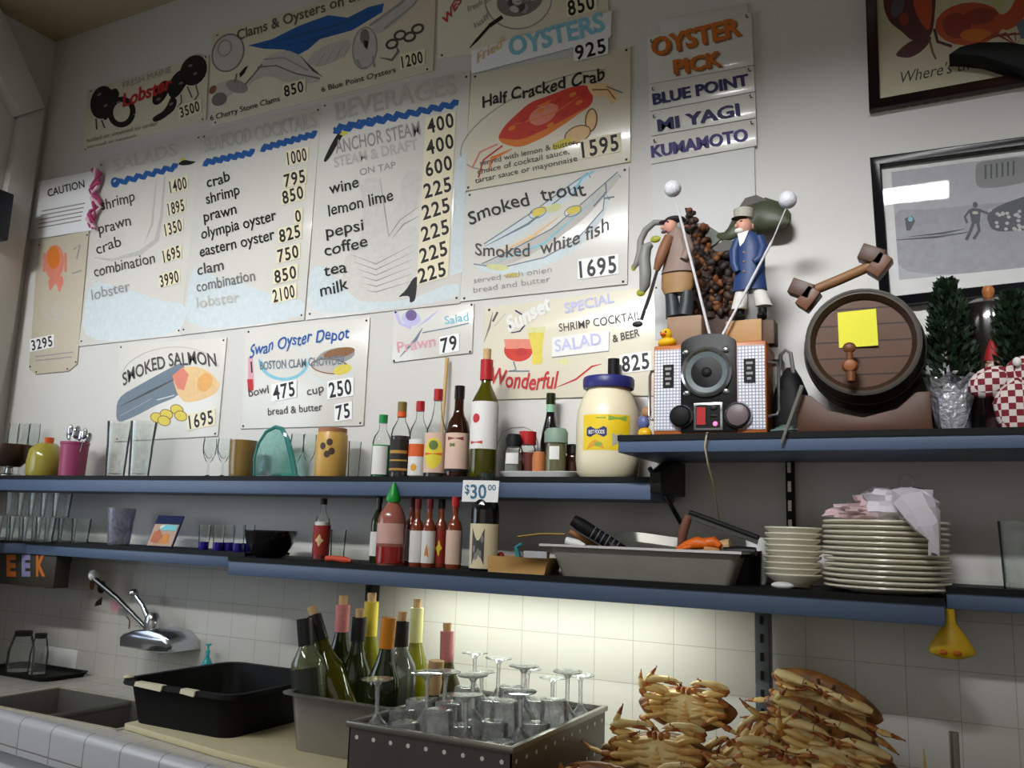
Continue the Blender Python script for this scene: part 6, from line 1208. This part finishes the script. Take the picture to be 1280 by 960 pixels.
pan_bottle('clear wine bottle with a black neck and cork, right of the orange foil', 494, -.33, 764, 42, bmat('clear_white_glass', (190, 200, 196), .7, .08), 'black', .80, 0, bands=[('label', M_labelw, .2, .5, .5, 1.02)])
pan_bottle('slim yellow-green corked bottle at the back, right of the clear one', 516, -.22, 748, 36, B_yolive, 'pale', .70, -.02, prof=BOT)
pan_bottle('short bottle showing only its big tan champagne cork', 535, -.36, 822, 30, B_green, None, .8, .05, cork=False, cork_up=.0, prof=[(0, 0), (.95, 0), (1, .02), (1, .4), (.5, .6), (.45, .66), (0, .66)])
c_ = [o for o in COL.objects if o.name.startswith('wine_bottle')][-1]; Hc = c_['h']; Rc = c_['r']
part('champagne_cork', MB().lathe([(0, Hc*.64), (Rc*.52, Hc*.64), (Rc*.62, Hc*.74), (Rc*.55, Hc*.84), (Rc*.66, Hc*.90), (Rc*.66, Hc*.98), (0, Hc)], 0, 18), M_cork, c_)
pan_bottle('olive corked wine bottle with pink neck foil at the right end of the pan', 556, -.27, 778, 38, B_olive, 'pink', .74, -.03, prof=BOT)
# perforated bin of upturned glasses
BX0, BX1, BY0, BY1, BZ = -1.152, -.775, -.695, -.215, 1.10
t = thing('steel_bin', 'large perforated steel bin heaped with upturned glasses, at the bottom centre', 'bin', ((BX0+BX1)/2, (BY0+BY1)/2, ZC+.0005)); w, d, h = (BX1-BX0), (BY1-BY0), BZ-ZC
b = MB()
for (x0, x1, y0, y1) in ((-w/2, w/2, -d/2, -d/2+.003), (-w/2, w/2, d/2-.003, d/2), (-w/2, -w/2+.003, -d/2, d/2), (w/2-.003, w/2, -d/2, d/2)): b.box(x0, x1, y0, y1, 0, h-.006)
b.box(-w/2, w/2, -d/2, d/2, 0, .003)
part('walls', b, mat('dark_brushed_steel', (122, 118, 114), .42, .8, var=.15, scale=14), t)
part('rim', MB().box(-w/2-.006, w/2+.006, -d/2-.006, -d/2+.006, h-.012, h).box(-w/2-.006, w/2+.006, d/2-.006, d/2+.006, h-.012, h).box(-w/2-.006, -w/2+.006, -d/2, d/2, h-.012, h).box(w/2-.006, w/2+.006, -d/2, d/2, h-.012, h), M_steel, t, .002)
hl = MB()
for i in range(9):
    for j in range(2):
        c = Vector((-w/2+.02+i*(w-.04)/8, -d/2-.0006, h-.030-.066*j)); hl.lathe([(.0045, 0), (0, .0001)], 0, 10)
        for k_ in range(len(hl.v)-20, len(hl.v)): x, y, z = hl.v[k_]; hl.v[k_] = (c.x+x, c.y-z, c.z+y)
for i in range(11):
    for j in range(2):
        c = Vector((w/2+.0006, -d/2+.02+i*(d-.04)/10, h-.030-.066*j)); hl.lathe([(.0045, 0), (0, .0001)], 0, 10)
        for k_ in range(len(hl.v)-20, len(hl.v)): x, y, z = hl.v[k_]; hl.v[k_] = (c.x+z, c.y+x, c.z+y)
part('drain_holes', hl, mat('bright_hole', (235, 236, 230), .5), t, smooth=0)
part('rack', MB().box(-w/2+.004, w/2-.004, -d/2+.004, d/2-.004, .046, .050), mat('white_rack', (236, 238, 238), .4), t)
zr = ZC+.0515; r = random.Random(12)
gt = gs = None
for iy in range(6):
    for ix in range(5):
        x = BX0+.042+ix*(BX1-BX0-.084)/4+r.uniform(-.006, .006); y = BY0+.042+iy*(BY1-BY0-.084)/5+r.uniform(-.006, .006)
        st = (ix+iy*2) % 3 == 0 or iy == 5
        rot = (r.uniform(-.05, .05), r.uniform(-.05, .05), r.random()*6)
        if st:
            if gs is None:
                gs = thing('wine_glass', 'upturned stemmed glass in the perforated steel bin', 'glass', (x, y, zr), group='stemmed glasses drying in the steel bin')
                part('bowl', MB().lathe([(.031, 0), (.034, .02), (.036, .045), (.028, .075), (.010, .090), (.0045, .098)], 0, 20), G_bin, gs)
                part('stem', MB().lathe([(.0045, .096), (.004, .12), (.0045, .142)], 0, 10), G_bin, gs)
                part('foot', MB().lathe([(.0045, .140), (.010, .146), (.030, .150), (.031, .1515), (.012, .152), (0, .152)], 0, 20), G_bin, gs); gs.rotation_euler = rot; gs.scale = (1.1, 1.1, 1.3)
            else: dup(gs, (x, y, zr), rot, scale=(1.1, 1.1, r.uniform(1.1, 1.45)))
        else:
            if gt is None:
                gt = thing('water_glass', 'upturned straight glass in the perforated steel bin', 'glass', (x, y, zr), group='straight glasses drying in the steel bin')
                part('body', MB().lathe([(.036, 0), (.034, .06), (.030, .112), (.029, .118), (.026, .12)], 0, 20), G_bin, gt)
                part('base', MB().lathe([(.029, .106), (.030, .112), (.029, .119), (.024, .121), (0, .116)], 0, 20), G_bin, gt); gt.rotation_euler = rot
            else: dup(gt, (x, y, zr), rot, scale=(1, 1, r.uniform(.9, 1.3)))

# ---------------------------------------------------------------- crab pile
M_cr = mat('crab_cream', (246, 214, 138), .4, scale=38, c2=(206, 140, 74), thr=(.48, .72)); M_co = mat('crab_tan', (206, 140, 74), .42, scale=45, c2=(150, 74, 38)); M_cd = mat('crab_tip', (96, 58, 36), .45)
M_cs = mat('crab_shell', (158, 104, 48), .4, scale=26, bump=.15, c2=(104, 66, 34)); M_cw = mat('crab_pale', (248, 226, 160), .4, scale=30, c2=(222, 172, 100), thr=(.5, .75))
tr_ = thing('crab_tray', 'low steel tray under the pile of crabs', 'tray', (-.33, -.40, ZC+.0005)); part('tray', MB().loft([rrect(.84, .60, .04, 0), rrect(.87, .63, .04, .02), rrect(.86, .62, .04, .02), rrect(.83, .59, .04, .003)]), M_steel, tr_)
def shellfn(p):
    q = p.copy(); a = math.atan2(q.z, q.x)
    q.x *= 1+.10*max(0, math.cos(a*2)); q.z *= (1.0 if q.z < 0 else .86)
    if q.z > 0: f = 1+.025*math.cos(a*26); q.x *= f; q.z *= f
    return q
def make_crab(label, seed, pose):
    r = random.Random(seed); t = thing('dungeness_crab', label, 'crab', (0, 0, 0), group='cooked crabs in the pile'); C = .01
    part('carapace', sc(MB().ell((0, 1.0, .1), (8.6, 2.9, 5.8), 0, 40, 16, fn=shellfn), C), M_cs, t)
    un = MB().ell((0, -.6, -.1), (6.6, 2.3, 4.9), 0, 28, 14, fn=shellfn)
    for s_ in (-1, 1):
        for i in range(4): un.ell((s_*2.7, -2.1, 2.3-1.45*i), (1.9, 1.25, .58), 0, 14, 8, rot=Matrix.Rotation(s_*(.25-.22*i), 3, 'Y'))
    part('underside', sc(un, C), M_cw, t)
    ab = MB()
    for i in range(6):
        w = (1.25, 1.2, 1.05, .85, .62, .36)[i]; z = -4.3+i*.95
        ab.ell((0, -2.75+.05*i, z+.4), (w, .55, .62), 0, 14, 8)
    part('abdomen', sc(ab, C), M_cr, t)
    mp = MB()
    for s_ in (-1, 1): mp.ell((s_*.55, -2.3, 3.6), (.5, .6, 1.0), 0, 12, 8).ell((s_*1.5, -1.9, 3.9), (.6, .5, .8), 0, 12, 8)
    part('mouthparts', sc(mp, C), M_co, t)
    ey = MB()
    for s_ in (-1, 1): ey.tube([(s_*1.2, -.9, 4.7), (s_*1.3, -1.1, 5.3)], .28, 0, 8).ell((s_*1.3, -1.15, 5.45), (.36, .36, .36), 0, 10, 8)
    part('eye_stalks', sc(ey, C), M_cd, t)
    for s_ in (-1, 1):
        for i in range(4):
            z0 = 2.2-1.45*i; sp_ = (.9, .3, -.3, -.9)[i]+r.uniform(-.3, .3); up = pose[(0 if s_ < 0 else 4)+i]+r.uniform(-.15, .15)
            p0 = Vector((s_*3.4, -2.3, z0)); p1 = Vector((s_*5.8, -3.0, z0+sp_)); p2 = Vector((s_*(7.8+r.uniform(-.4, .4)), -2.7, z0+sp_*1.5+r.uniform(-.2, .3)))
            fold = math.cos(up) < 0; yy = -.55 if fold else r.uniform(-.25, .05)
            d = Vector((s_*math.cos(up), yy, math.sin(up))).normalized(); p3 = p2+d*1.6
            e = Vector((s_*math.cos(up+.25), yy*.3, math.sin(up+.25))).normalized(); p4 = p3+e*2.5; p5 = p4+(e*.9+Vector((-s_*.1, 0, .25 if up > 0 else -.1))).normalized()*1.9
            lg = MB().tube([p0, p0.lerp(p1, .5), p1, p1.lerp(p2, .6), p2], [.62, .92, .86, .98, .62], 0, 10, flat=.8).tube([p2, p2.lerp(p3, .5), p3], [.58, .80, .62], 1, 10).tube([p3, p3.lerp(p4, .45), p4], [.56, .86, .50], 0, 10, flat=.7).tube([p4, p4.lerp(p5, .5), p5], [.48, .40, .06], 1, 8, flat=.8)
            lg.ell(p2, (.64, .64, .64), 1, 10, 6).ell(p4, (.5, .5, .5), 1, 10, 6).ell(p5, (.12, .12, .3), 2, 8, 5)
            part('leg', sc(lg, C), [M_cr, M_co, M_cd], t)
        c0, c1, c2 = Vector((s_*3.4, -2.0, 3.2)), Vector((s_*6.6, -2.6, 4.0)), Vector((s_*8.0, -3.0, 4.9))
        c3 = Vector((s_*5.8, -3.6, 5.5)); c4 = Vector((s_*3.2, -3.6, 5.7)); c5 = Vector((s_*.8, -3.3, 5.0)); c6 = Vector((s_*1.1, -3.5, 4.3))
        cl = MB().tube([c0, c0.lerp(c1, .5), c1], [.75, 1.0, .8], 0, 12).tube([c1, c1.lerp(c2, .6), c2], [.8, 1.0, .8], 1, 12).tube([c2, c2.lerp(c3, .5), c3, c4], [.7, 1.15, 1.3, 1.0], 0, 14, flat=.75)
        cl.tube([c4, c4.lerp(c5, .55)+Vector((0, 0, .25)), c5], [.75, .5, .1], 0, 10).tube([c3.lerp(c4, .7)+Vector((0, 0, -.5)), c4.lerp(c6, .5)+Vector((0, -.1, -.2)), c6], [.55, .42, .1], 1, 10)
        part('claw', sc(cl, C), [M_cw, M_co], t)
    return t
protos = [make_crab('x', 1, (1.7, 1.2, 2.5, -2.6, 2.4, 2.6, -2.5, -.5)), make_crab('x', 2, (1.5, 2.5, .1, -2.4, 2.6, -.3, -2.5, -.9)), make_crab('x', 3, (2.5, 2.6, -2.6, -.8, 2.4, -.1, -.6, -2.4))]
crabs = [   # x px, y px, depth, proto, (pitch, roll, yaw), size, label
    (858, 884, -.20, 0, (-.30, .02, .10), 1.0, 'crab at the top left of the pile, belly out against the bright tiles'),
    (825, 944, -.36, 1, (-.35, -.05, .05), 1.06, 'crab in front of and below the top left crab, beside the steel bin'),
    (1030, 874, -.22, 2, (.50, .30, -.05), 1.04, 'topmost crab at the right of the pile, tilted down to the right'),
    (1024, 910, -.33, 1, (.40, .30, .0), 1.0, 'crab squeezed directly under the topmost right crab'),
    (1045, 945, -.44, 0, (.15, .20, -.1), 1.0, 'third crab down in the right heap'),
    (932, 944, -.28, 2, (-.4, -.6, .3), .92, 'crab in the dip between the left and right heaps'),
    (985, 978, -.54, 1, (-.5, .1, .1), .98, 'front crab at the bottom edge below the right heap'),
    (765, 985, -.50, 0, (.5, .15, .2), .95, 'crab at the bottom left corner of the pile, mostly cut off'),
    (885, 995, -.50, 2, (-.4, -.2, 0), .95, 'crab at the bottom edge below the left heap'),
    (1100, 985, -.34, 1, (-.3, .4, -.3), .9, 'crab low at the right end of the pile'),
]
crabs += [
    (800, 972, -.24, 2, (-.5, .1, .2), .95, 'crab buried under the left heap beside the steel bin'),
    (1080, 990, -.22, 1, (-.3, .2, 0), .95, 'crab buried at the back under the right heap'),
]
used = set()
for x, y, Y, pi, rot, s_, lab in crabs:
    o = protos[pi] if pi not in used else dup(protos[pi]); used.add(pi)
    o.location = P(x, y, Y); o.rotation_euler = Euler(rot, 'XYZ'); o.scale = (s_*1.17, s_, s_*.9); o['label'] = lab
# support for the heap and the small bits at the right
tag(part('steel_rod', MB().tube([(0, 0, 0), (0, 0, ht(1199, 916, -.25, ZC))], .009, 0, 12), M_steel, None, loc=at(1199, -.25, ZC)), 'grey steel rod standing at the bottom right of the tiles', 'rod')
q = at(1160, -.30, ZC); tag(part('crab_limb', MB().tube([(0, 0, 0), (.002, 0, .05), (0, 0, ht(1157, 936, -.30, ZC))], [.010, .009, .001], 0, 10), [M_cr], None, loc=q), 'single crab leg tip pointing up at the right of the pile', 'leg')
for o in COL.objects:
    for k_ in ('h', 'r'):
        if k_ in o: del o[k_]
